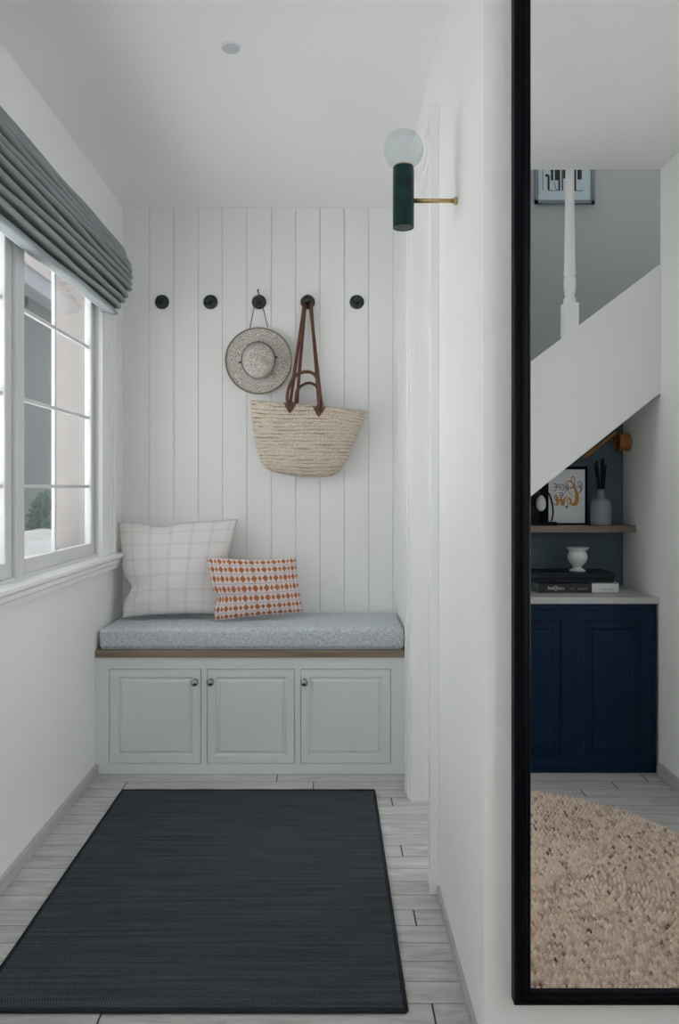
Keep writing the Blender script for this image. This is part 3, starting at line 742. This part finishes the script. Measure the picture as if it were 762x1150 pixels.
# ---------------------------------------------------------------- wall mirror
MX0, MX1, MZ0, MZ1 = D(577.5,0,1.472).x, 1.12, D(0,1129.8,1.472).z, 2.28
fw = .0385
mi = empty('wall_mirror', ((MX0+MX1)/2, CORN, MZ0), 'tall wall mirror in a black moulded frame on the right wall', 'mirror')
bm = bmesh.new()
# moulding profile: (distance inward, y)
pr = [(0, CORN), (0, 1.475), (.002, 1.472), (.009, 1.4715), (.0115, 1.474), (.014, 1.474), (.0165, 1.4715), (.023, 1.473), (.0255, 1.476), (.0310, 1.477), (.0335, 1.480), (.0335, CORN)]
corners = [(MX0, MZ0, 1, 1), (MX1, MZ0, -1, 1), (MX1, MZ1, -1, -1), (MX0, MZ1, 1, -1)]
rings = [[bm.verts.new((x+sx*d, y, z+sz*d*.68)) for d, y in pr] for x, z, sx, sz in corners]
for k in range(4):
    A, B = rings[k], rings[(k+1)%4]
    for j in range(len(pr)): j2 = (j+1) % len(pr); bm.faces.new((A[j], B[j], B[j2], A[j2]))
emit('frame', bm, BLACK, mi)
boxo('mirror_glass', (MX0+.030, MX1-.030, MIR, MIR+.004, MZ0+.020, MZ1-.020), SILVER, mi)
boxo('backing_board', (MX0+.012, MX1-.012, MIR+.0045, CORN, MZ0+.012, MZ1-.012), BLACK, mi)

# ---------------------------------------------------------------- round jute rug (seen in the mirror)
rc = Vector((.583, 2*MIR-2.236, 0)); RR = .606; pitch = .0125; nr = int(RR/pitch)
V = []; Fc = []; A = []; base = 0
for k in range(nr):
    r0 = pitch*(k+.5); cnt = max(5, int(round(2*math.pi*r0/.0130))); sub = 5; na = cnt*sub; nq = 5
    tone = rng.normal(0, .05)
    th = np.arange(na)/na*2*math.pi; st_ = (np.arange(na)/sub)
    per = rng.normal(.62, .19, cnt); per[rng.random(cnt) < .05] -= .33
    for q in range(nq+1):
        s = q/nq - .5
        slant = st_ + s*.45*(1 if k % 2 else -1)
        ph = np.abs(np.sin(math.pi*slant)); hump = math.sqrt(max(0, 1-(2*s)**2*.96))
        h = .001 + .0150*hump**1.4*(.05+.95*ph**1.1) + rng.normal(0, .0004, na)
        rad = r0 + s*pitch*1.02
        idx = (np.floor(slant) % cnt).astype(int)
        V.append(np.stack([rad*np.cos(th), rad*np.sin(th), h], 1))
        A.append(np.clip(per[idx] + tone, 0, 1))
    for q in range(nq):
        i = np.arange(na); j = (i+1) % na; b0 = base+q*na; b1 = b0+na
        Fc.append(np.stack([b0+i, b0+j, b1+j, b1+i], 1))
    base += na*(nq+1)
# underside disc keeps the rug solid
V = np.concatenate(V); A = np.concatenate(A); Fc = np.concatenate(Fc)
nb = 96; th = np.arange(nb)/nb*2*math.pi
under = np.stack([RR*.99*np.cos(th), RR*.99*np.sin(th), np.full(nb, .0008)], 1)
me = bpy.data.meshes.new('jute_rug')
faces = Fc.tolist() + [list(range(len(V), len(V)+nb))]
me.from_pydata(np.concatenate([V, under]).tolist(), [], faces)
at_ = me.attributes.new('fibre', 'FLOAT', 'POINT'); at_.data.foreach_set('value', np.concatenate([A, np.full(nb, .3)]).astype(np.float32))
me.materials.append(JUTE)
for p in me.polygons: p.use_smooth = True
rg = bpy.data.objects.new('jute_rug', me); COL.objects.link(rg); rg.location = rc
tag(rg, 'round braided natural jute rug on the plank floor, seen in the mirror', 'rug')

# ---------------------------------------------------------------- staircase seen in the mirror
sc_ = empty('staircase', (.9, STY, 0), 'white closed-side staircase rising to the right in the mirror', 'staircase')
def top_z(x): return 1.64 + (x-.805)*.755
def bot_z(x): return 1.105 + (x-.801)*.80
bm = bmesh.new(); xa, xb = .602, XH-.001
prism(bm, [(xa, bot_z(xa)), (xb, bot_z(xb)), (xb, top_z(xb)), (xa, top_z(xa))], 'y', STY, STY-.045); emit('stringer', bm, WALL, sc_)
bm = bmesh.new(); prism(bm, [(xa, bot_z(xa)+.05), (xb, bot_z(xb)+.05), (xb, bot_z(xb)+.09), (xa, bot_z(xa)+.09)], 'y', STY-.045, -.928); emit('soffit', bm, WALL, sc_)
for k in range(3):
    x0 = .62+k*.22; zt_ = top_z(x0)-.14
    bm = bmesh.new(); box(bm, x0, x0+.235, -.926, STY-.046, zt_-.03, zt_, bev=.004); box(bm, x0+.012, x0+.028, -.926, STY-.046, zt_-.2, zt_-.03)
    emit('tread', bm, STAIR_SHADE, sc_)
# turned post standing on the stringer
bx = M(639.3, 0, 3.02).x; s_ = 850/3.015
def zz(y): return H-(y-VY)/s_
ps = empty('turned_baluster', (bx, STY-.0, zz(383)), 'white turned wooden baluster standing on the sloping stair side, in the mirror', 'baluster')
bm = bmesh.new(); prism(bm, [(bx-.0275, top_z(bx-.0275)), (bx+.0275, top_z(bx+.0275)), (bx+.0275, zz(341)), (bx-.0275, zz(341))], 'y', STY-.047, STY+.008)
# the notch where the square foot meets the slope
emit('square_foot', bm, TRIM, ps)
prf = [(341,.0225),(340,.024),(335.5,.024),(334.5,.0195),(333,.0180),(331,.0195),(325,.0225),(318,.0235),(312,.0225),(310.8,.0200),(309.5,.0200),(308.5,.0235),(300,.0215),(280,.0205),(240,.0185),(205,.0170),(189,.0160)]
bm = bmesh.new(); lathe(bm, [(r, z) for y, r in prf for z in [zz(y)]]+[(.016, ZC+.10)], (bx, STY-.0195, 0), (0,0,1), 32); emit('turned_shaft', bm, TRIM, ps, True)

# framed print on the stair wall
pf = empty('framed_print', (1.20, -.93, 2.60), 'grey framed black and white print hanging high on the stair wall', 'picture')
def F2(x, y): p = D(x, y, 3.885); return p.x, p.z
(xa_, zb2), (xb_, _) = F2(600.5, 228.5), F2(667.5, 228.5); zt2 = zb2+.30
bm = bmesh.new()
for q in ((xa_, xa_+.017, zb2, zt2), (xb_-.017, xb_, zb2, zt2), (xa_, xb_, zb2, zb2+.017), (xa_, xb_, zt2-.017, zt2)): box(bm, q[0], q[1], -.929, -.911, q[2], q[3])
emit('frame', bm, PEWT, pf)
boxo('mount', (xa_+.012, xb_-.012, -.926, -.922, zb2+.012, zt2-.012), MATB, pf)
bm = bmesh.new()
for x, y0_, y1_, w_ in ((614,195,198,3),(616,196,213,2.4),(620,150,202,3),(625,150,202,4),(628,185,213.5,2.0),(631.5,150,213.5,1.4),(634,150,200,3),(637.5,150,212,1.5),(643,150,210,1.5),(646,150,214,2.2),(650,150,201,3.0),(652.5,150,201,1.6)):
    a, b_ = F2(x-w_/2, y1_); c, d = F2(x+w_/2, max(y0_,160)); box(bm, a, c, -.9215, -.9210, b_, d)
for pts_ in (((616,213),(621,213.6),(628,213)),((646,213),(651,214),(655,213)),((609.5,160),(609.5,213)),((637,213),(641,213)),((622,204),(625,213))):
    for (x0_, y0_), (x1_, y1_) in zip(pts_, pts_[1:]):
        a = F2(x0_, y0_); b_ = F2(x1_, y1_); tube(bm, [(a[0], -.9213, a[1]), (b_[0], -.9213, b_[1])], .0016, 6)
emit('print_ink', bm, INK, pf)

# ---------------------------------------------------------------- navy cabinet with worktop
CY = 2*MIR-3.013                                   # front face (faces +y)
nc = empty('navy_cabinet', (.96, CY-.16, 0), 'navy blue panelled cabinet under the stairs, seen in the mirror', 'cabinet')
cxa, cxb = .604, 1.297; ctop = D(0,678,3.013).z
bm = bmesh.new(); box(bm, cxa, cxb+.01, -.408, CY-.022, 0, ctop)
for a, b in ((cxa, .651), (1.2845, cxb)): box(bm, a, b, CY-.022, CY, .0, ctop)
for a, b in ((0,.0215), (.6515, ctop)): box(bm, .651, 1.2845, CY-.022, CY, a, b)
emit('carcass', bm, NAVY, nc)
for a, b in ((.653, .9665), (.9690, 1.2825)):
    panel_door('door', a, b, .023, .650, CY, NAVY, nc, sgn=-1, ins=(.042,.080,.08), dep=.010)
tp = boxo('worktop', (.602, XH-.001, -.409, CY+.004, ctop, D(0,671,3.009).z), TOPW, None, bev=.0015, seg=1)
tag(tp, 'pale grey stone worktop lying on the navy cabinet', 'worktop'); ztp = D(0,671,3.009).z

# shelf
SF = 2*MIR-3.237; zs1 = D(0,590.5,3.237).z; zs0 = D(0,598,3.237).z
sh = boxo('wall_shelf', (.602, XH-.001, -.409, SF, zs0, zs1), WOODE, None, bev=.001, seg=1)
tag(sh, 'brown wooden shelf fixed in the alcove above the worktop', 'shelf')

# books and box on the worktop
bkz = ztp; hbk = .0235
def book(name, x0, x1, y0, y1, z0, z1, cm, lab, cat='book'):
    o = empty(name, ((x0+x1)/2, (y0+y1)/2, z0), lab, cat)
    bm = bmesh.new(); t_ = .002
    box(bm, x0, x1, y0, y1, z0, z0+t_); box(bm, x0, x1, y0, y1, z1-t_, z1); box(bm, x0, x1, y1-t_, y1, z0, z1)
    emit('cover', bm, cm, o)
    boxo('pages', (x0+.003, x1-.003, y0+.003, y1-t_, z0+t_, z1-t_), PAGES, o)
    return o
YvB = 3.14; bf = 2*MIR-YvB
x604 = M(604,0,YvB).x; x663 = M(664,0,YvB).x; x694 = M(694.5,0,YvB).x
zbk1 = H-(655-VY)/F*YvB
b1 = book('coffee_table_book', x604, x663, -.352, bf, bkz, zbk1, BBOOK, 'black book with white lettering on its spine, lying on the worktop under the dark box')
b2 = book('coffee_table_book', x663+.001, x694, -.352, bf, bkz, zbk1, PAPER, 'white book with grey lettering on its spine, lying on the worktop beside the black book')
def text_obj(s, size, loc, m, parent, sx=1.0):
    """flat lettering facing +y (towards the mirror wall); reads correctly when looked at directly"""
    cu = bpy.data.curves.new('t', 'FONT'); cu.body = s; cu.size = size; cu.align_x = 'CENTER'; cu.align_y = 'CENTER'; cu.extrude = .0002
    tmp = bpy.data.objects.new('t', cu); COL.objects.link(tmp); bpy.context.view_layer.update()
    me = bpy.data.meshes.new_from_object(tmp.evaluated_get(bpy.context.evaluated_depsgraph_get())); bpy.data.objects.remove(tmp)
    me.transform(Matrix.Translation(Vector(loc)) @ Matrix.Rotation(math.pi, 4, 'Z') @ Matrix.Rotation(math.pi/2, 4, 'X') @ Matrix.Diagonal((sx,1,1,1)))
    off = Vector((0,0,0)); q = parent
    while q is not None: off += q.location; q = q.parent
    me.transform(Matrix.Translation(-off)); me.name = 'lettering'; me.materials.clear(); me.materials.append(m)
    o = bpy.data.objects.new('lettering', me); COL.objects.link(o); o.parent = parent; return o
zm = (bkz+zbk1)/2
text_obj('cool[]land', .019, (M(624,0,YvB).x, bf+.0004, zm), PAPER, b1, .88)
text_obj('Bau', .012, (M(642,0,YvB).x, bf+.0004, zm-.003), GOLD, b1)
text_obj('housebook', .009, (M(654,0,YvB).x, bf+.0004, zm-.003), TOPW, b1)
text_obj('modern new bar', .0075, (M(681,0,YvB).x, bf+.0004, zm-.005), INK, b2)
YvX = 3.16; xl, xr = .63, M(690,0,YvX).x
bx_ = empty('storage_box', ((xl+xr)/2, -.2, zbk1), 'flat dark navy box lying on top of the two books', 'box')
zx = H-(643.5-VY)/F*YvX
boxo('box_base', (xl+.002, xr-.002, -.36, 2*MIR-YvX-.002, zbk1, zx-.022), NAVYB, bx_, bev=.001, seg=1)
boxo('lid', (xl, xr, -.362, 2*MIR-YvX, zx-.021, zx), NAVYB, bx_, bev=.0015, seg=1)

# white urn on the box
Yu = 3.235; uy = 2*MIR-Yu; ux = M(648,0,Yu).x; k_ = Yu/F
def uz(y): return H-(y-VY)*k_
zu = zx
yb0 = VY+(H-zu)/k_
upr = [(0,0),(8.6,0),(8.8,.9),(7.0,2.0),(4.6,3.6),(4.4,5),(6.6,7.5),(9.6,11),(10.9,15),(10.6,18),(9.2,21),(9.3,22.5),(11.6,25.2),(12.6,26.2),(12.2,26.6),(9.0,24),(8.2,21),(8.5,16),(6,9),(0,8)]
bm = bmesh.new(); lathe(bm, [(r*k_, h*k_) for r, h in upr], (ux, uy, zu), (0,0,1), 40, caps=False)
ur = tag(emit('footed_urn', bm, CERAM, None, True), 'small white footed ceramic urn standing on the dark box', 'vase'); set_origin(ur, (ux, uy, zu))

# things on the shelf -------------------------------------------------
# reed diffuser
Yd = 3.27; dy_ = 2*MIR-Yd; k_ = Yd/F; dx_ = M(674.5,0,Yd).x
dbase = zs1
di = empty('reed_diffuser', (dx_, dy_, dbase), 'grey ceramic bottle with black reeds at the right end of the shelf', 'diffuser')
q = [(0,0),(10.6,0),(11.4,1.5),(11.6,5),(11.6,22),(11.0,26),(8.8,29.2),(5.4,31.2),(4.1,32.2),(3.9,39.5),(4.2,40.2),(3.6,40.6),(3.0,40),(3.0,33),(0,33)]
bm = bmesh.new(); lathe(bm, [(r*k_, h*k_) for r, h in q], (dx_, dy_, dbase), (0,0,1), 40, caps=False); emit('bottle', bm, GREYC, di, True)
for x0_, x1_, h_ in ((-1.2,-6.6,69),(-.4,-4.2,72),(.3,.6,74),(1.1,3.6,76),(.8,1.9,71),(1.6,5.6,68)):
    bm = bmesh.new(); tube(bm, [(dx_+x0_*k_, dy_+.002, dbase+30*k_), (dx_+x1_*k_, dy_+random.uniform(-.008,.008), dbase+h_*k_)], .0042, 8); emit('reed', bm, REED, di, True)
# framed verse
Yf = 3.31; fy_ = 2*MIR-Yf; k_ = Yf/F
def G(x, y): return (x-VX)*k_, H-(y-VY)*k_
fr = empty('framed_verse', (M(636,0,Yf).x, fy_-.006, zs1), 'white lettered print in a thin black frame standing on the shelf', 'picture')
x0_, x1_ = G(609,0)[0], G(658.8,0)[0]; zt_ = G(0,524)[1]; zb_ = zs1
bm = bmesh.new()
xi, xj, zi, zj = G(615.3,0)[0], G(656.6,0)[0], G(0,527.2)[1], G(0,587.3)[1]
for b_ in ((x0_, xi, zb_, zt_), (xj, x1_, zb_, zt_), (xi, xj, zb_, zj), (xi, xj, zi, zt_)): box(bm, b_[0], b_[1], fy_-.012, fy_+.004, b_[2], b_[3])
emit('frame', bm, BLACK, fr)
boxo('print', (xi-.001, xj+.001, fy_-.006, fy_-.001, zj-.001, zi+.001), PAPER, fr)
ly = fy_-.0006
def stroke(bm, pts, r, rad=None, closed=False):
    # pts in the photo's mirror pixels inside the zoomed crop (762 px wide for 50 px)
    P_ = [(612+x/15.24, 524+y/15.24) for x, y in pts]
    W_ = [Vector((G(x, y)[0], ly, G(x, y)[1])) for x, y in P_]
    C_ = catmull(W_, 6)
    rr = None
    if rad: 
        n_ = len(C_); rr = [np.interp(i/(n_-1)*(len(rad)-1), range(len(rad)), rad)*k_/15.24 for i in range(n_)]
    tube(bm, C_, r*k_/15.24, 6, flat=.25 if not rad else .12, up=(0,1,0), rad=rr)
for word in (([(408,385),(430,350),(450,380),(470,340),(500,370),(500,220),(480,172),(450,190),(452,270),(500,345),(520,370)],
           [(520,345),(560,352),(590,362),(600,335)], [(600,250),(565,275),(575,330),(612,330),(620,280),(600,250)], [(618,290),(625,380),(600,430),(570,450),(545,440)], [(590,360),(610,372),(598,430)]),
          ([(352,298),(354,408)], [(388,296),(390,408)], [(354,350),(388,350)]),
          ([(300,300),(275,350),(300,408),(325,350),(300,300)],),
          ([(245,300),(247,408)], [(245,302),(205,310),(202,350),(245,358)]),
          ([(140,300),(180,298),(182,405),(138,408)], [(150,350),(180,350)]),
          ([(345,410),(335,450)], [(245,448),(300,450),(280,500),(320,480)], [(255,455),(258,520),(300,522)]),
          ([(368,690),(385,665),(380,700),(368,712),(352,690),(350,672),(366,690)],)):
    bm = bmesh.new()
    for q_ in word: stroke(bm, q_, 5.5)
    emit('lettering', bm, INK, fr)
bm = bmesh.new()
stroke(bm, [(500,530),(430,470),(370,380),(355,290),(400,245),(460,280),(510,380),(540,480),(540,590),(500,645),(460,640),(440,615)], 8, rad=[5,7,9,10,10,14,20,30,36,32,22,12])
stroke(bm, [(440,610),(420,560),(390,550),(375,600),(400,640),(440,620),(430,560),(400,520)], 8, rad=[12,20,8,7,7,16,14,6])
stroke(bm, [(385,540),(350,520),(325,560),(300,650),(275,570),(255,540)], 8, rad=[6,8,16,30,24,8])
stroke(bm, [(250,550),(215,620),(205,560),(180,490),(155,510),(165,560),(210,610),(200,650),(160,645),(135,610)], 8, rad=[6,20,26,16,7,6,14,18,8,5])
emit('gold_lettering', bm, GOLD, fr, label='gold script lettering')
# black sculpture with a white egg
Ys = 3.262; k_ = Ys/F; ya = 2*MIR-Ys
def G2(x, y): return (x-VX)*k_, H-(y-VY)*k_
sc2 = empty('egg_sculpture', (G2(604,0)[0], ya, zs1), 'black arched sculpture holding a white egg at the left of the shelf', 'sculpture')
boxo('plinth', (G2(588,0)[0], G2(623.5,0)[0], ya-.028, ya+.022, zs1, zs1+.016), BLACK, sc2, bev=.002)
boxo('back_plate', (G2(590,0)[0], G2(606,0)[0], ya-.024, ya-.018, zs1+.016, zs1+.17), NAVYB, sc2, bev=.001)
bm = bmesh.new(); tube(bm, catmull([Vector((G2(x,y)[0], ya, G2(x,y)[1])) for x, y in ((619,585),(620.5,578),(620.3,570),(618.3,560),(615.5,554),(610,551.5),(602,551),(596,555),(592,565),(591,578),(592,585))], 6), .0036, 10); emit('arched_rod', bm, BLACK, sc2, True)
bm = bmesh.new(); rx_, rz_ = 5.4*k_, 9.2*k_
lathe(bm, [(rx_*math.sin(a)*(1+.12*math.cos(a)), -rz_*math.cos(a)) for a in [math.pi*k/20 for k in range(21)]], (G2(607,0)[0], ya, G2(0,565)[1]), (0,0,1), 28, caps=False); emit('white_egg', bm, CERAM, sc2, True, label='white egg')
bm = bmesh.new(); tube(bm, [(G2(607,0)[0], ya, zs1+.014), (G2(607,0)[0], ya, G2(0,572)[1])], .0022, 8); emit('pin', bm, BLACK, sc2)

# copper wall lamp in the alcove
Yw = 3.318; wy = 2*MIR-Yw; k_ = Yw/F; zc_ = H-(497-VY)*k_
wl = empty('swing_wall_lamp', (XH, wy, zc_), 'aged copper wall lamp with slim tilted tube head above the shelf', 'wall light')
bm = bmesh.new(); lathe(bm, [(0,0),(.039,0),(.0395,.003),(.0395,.046),(.037,.050),(.034,.050),(.034,.040),(0,.040)], (XH, wy, zc_), (-1,0,0), 40); emit('wall_mount', bm, COPPER, wl, True)
wl.children[-1].modifiers.new('e', 'EDGE_SPLIT')
def G3(x, y): return Vector(((x-VX)*k_, wy, H-(y-VY)*k_))
bm = bmesh.new(); tube(bm, [G3(698,496.5), G3(689,496.5), G3(687.5,495.5), G3(684.8,491)], .0042, 10); emit('arm', bm, COPPER, wl, True)
A_, B_ = G3(691.5,486), G3(655.5,513.5); 
for v_ in (A_, B_): v_.y += .0
bm = bmesh.new(); tube(bm, [A_, A_.lerp(B_, .65)], .0072, 16); emit('tube_stem', bm, COPPER, wl, True); wl.children[-1].modifiers.new('e', 'EDGE_SPLIT')
bm = bmesh.new(); tube(bm, [A_.lerp(B_, .62), B_], .0098, 16); emit('lamp_head', bm, COPPER, wl, True); wl.children[-1].modifiers.new('e', 'EDGE_SPLIT')

# ---------------------------------------------------------------- outside
tag(boxo('ground_lawn', (-1.085, 30, -14, 30, -.25, -.15), mat('paving_grey', (.25,.25,.25), .95, var=.3, vscale=5)), kind='structure')
tag(boxo('ground_terrace', (-30, -1.085, -14, 30, -.25, -.15), mat('pale_paving', (.68,.685,.69), .9, var=.2, vscale=3)), kind='structure')
nh = empty('neighbour_house', (-3.6, 9, -.15), 'grey house with pale eaves seen through the window', 'house')
OX = -3.2
boxo('wall', (OX-.5, OX-.10, 4.2, 15, -.15, 3.3), mat('house_render', (.045,.056,.060), .9, var=.30, vscale=.9), nh)
boxo('eaves', (OX-.2, OX+.10, 4.2, 15, 3.22, 3.42), mat('eaves_white', (.13,.14,.155), .7), nh)
bm = bmesh.new(); prism(bm, [(OX+.05, 3.42), (OX+.05, 3.50), (OX-1.6, 4.4), (OX-1.6, 3.42)], 'y', 4.2, 15); emit('roof', bm, mat('green_tiles', (.02,.05,.045), .7), nh)
boxo('gutter', (OX+.06, OX+.16, 4.2, 15, 3.44, 3.50), mat('eaves_white', (.13,.14,.155)), nh)
def shrub(name, c, rx, ry, rz, m, label):
    bm = bmesh.new(); r = random.Random(int(c[1]*10))
    for _ in range(1500):
        a = r.uniform(0, 2*math.pi); zq = r.uniform(-.95, 1); rad = math.sqrt(max(0, 1-zq*zq))*r.uniform(.72, 1.04)
        p = Vector((c[0]+rx*rad*math.cos(a), c[1]+ry*rad*math.sin(a), c[2]+rz*(zq+1)))
        d1 = Vector((r.gauss(0,1), r.gauss(0,1), r.gauss(0,1))).normalized(); d2 = d1.orthogonal().normalized(); s = r.uniform(.05,.10)
        bm.faces.new([bm.verts.new(p+d1*s), bm.verts.new(p+d2*s*.5), bm.verts.new(p-d1*s), bm.verts.new(p-d2*s*.5)])
    o = emit(name, bm, m); set_origin(o, c); return tag(o, label, 'shrub')
LEAF = mat('hedge_leaves', (.035,.075,.055), .8, var=.5, vscale=4)
shrub('garden_shrub', (-2.97, 8.0, -.15), .20, .28, .60, LEAF, 'green garden shrub in front of the grey house outside the window')
bm = bmesh.new(); prism(bm, [(-2.10,-.15),(-3.05,-.15),(-3.05,.66),(-2.9,.72),(-2.3,.70),(-2.10,.60)], 'y', 5.4, 7.6)
gw = tag(emit('garden_wall', bm, mat('pale_stone', (.075,.08,.085), .9, var=.25, vscale=3)), 'low pale stone garden wall outside the window', 'wall'); set_origin(gw, (-2.6, 6, -.15))

# ---------------------------------------------------------------- light
wd = bpy.data.worlds.new('overcast_sky'); S.world = wd; wd.use_nodes = True
nt = wd.node_tree; bg = nt.nodes['Background']; bg.inputs[0].default_value = (.95,.98,1.0,1); bg.inputs[1].default_value = 2.15
sl = bpy.data.lights.new('sun', 'SUN'); sl.energy = 10.5; sl.angle = math.radians(3); sl.color = (1,.98,.96)  # added sun, hitting the pale terrace for bounce onto the ceiling
so = bpy.data.objects.new('sun', sl); COL.objects.link(so); so.rotation_euler = Vector((0,-.5,-.85)).to_track_quat('-Z','Y').to_euler()
def portal(name, loc, rot, sx, sy_):
    l = bpy.data.lights.new(name, 'AREA'); l.shape = 'RECTANGLE'; l.size = sx; l.size_y = sy_; l.cycles.is_portal = True
    o = bpy.data.objects.new(name, l); COL.objects.link(o); o.location = loc; o.rotation_euler = rot
portal('portal_window', (-1.085, (WY0+WY1)/2, 1.4), (0, -math.pi/2, 0), 1.1, 1.59)
portal('portal_added_rear', (-1.085, -1.35, 1.45), (0, -math.pi/2, 0), 1.2, .8)  # this one and those below serve the added, unseen openings
portal('portal_added_left', (-1.085, .31, 1.45), (0, -math.pi/2, 0), 1.2, .62)
portal('portal_added_side_room', (1.515, 2.5, 1.32), (0, math.pi/2, 0), 1.7, 1.3)
portal('portal_added_garden_door', (-.165, YBK-.11, 1.1), (math.pi/2, 0, 0), 1.25, 2.2)
portal('portal_added_rooflight', (1.6, -.675, ZC+1.37), (0, 0, 0), 1.6, .45)
portal('portal_added_entrance', (XH+.11, .87, 1.2), (0, math.pi/2, 0), 1.5, .8)

# ---------------------------------------------------------------- camera
cam = bpy.data.cameras.new('camera'); co = bpy.data.objects.new('camera', cam); COL.objects.link(co); S.camera = co
co.location = (0, 0, H); co.rotation_euler = (math.pi/2, 0, 0)
cam.sensor_fit = 'VERTICAL'; cam.sensor_height = 24; cam.lens = F/1150*24
cam.shift_x = (762/2-VX)/1150; cam.shift_y = (VY-1150/2)/1150
cam.clip_start = .02
S.view_settings.view_transform = 'Standard'; S.view_settings.look = 'None'; S.view_settings.gamma = 1; S.view_settings.use_curve_mapping = False
S.view_settings.exposure = 0.40
S.cycles.max_bounces = 16; S.cycles.diffuse_bounces = 10; S.cycles.glossy_bounces = 6; S.cycles.transparent_max_bounces = 16
S.cycles.caustics_reflective = True; S.cycles.sample_clamp_indirect = 6
S.cycles.use_denoising = True
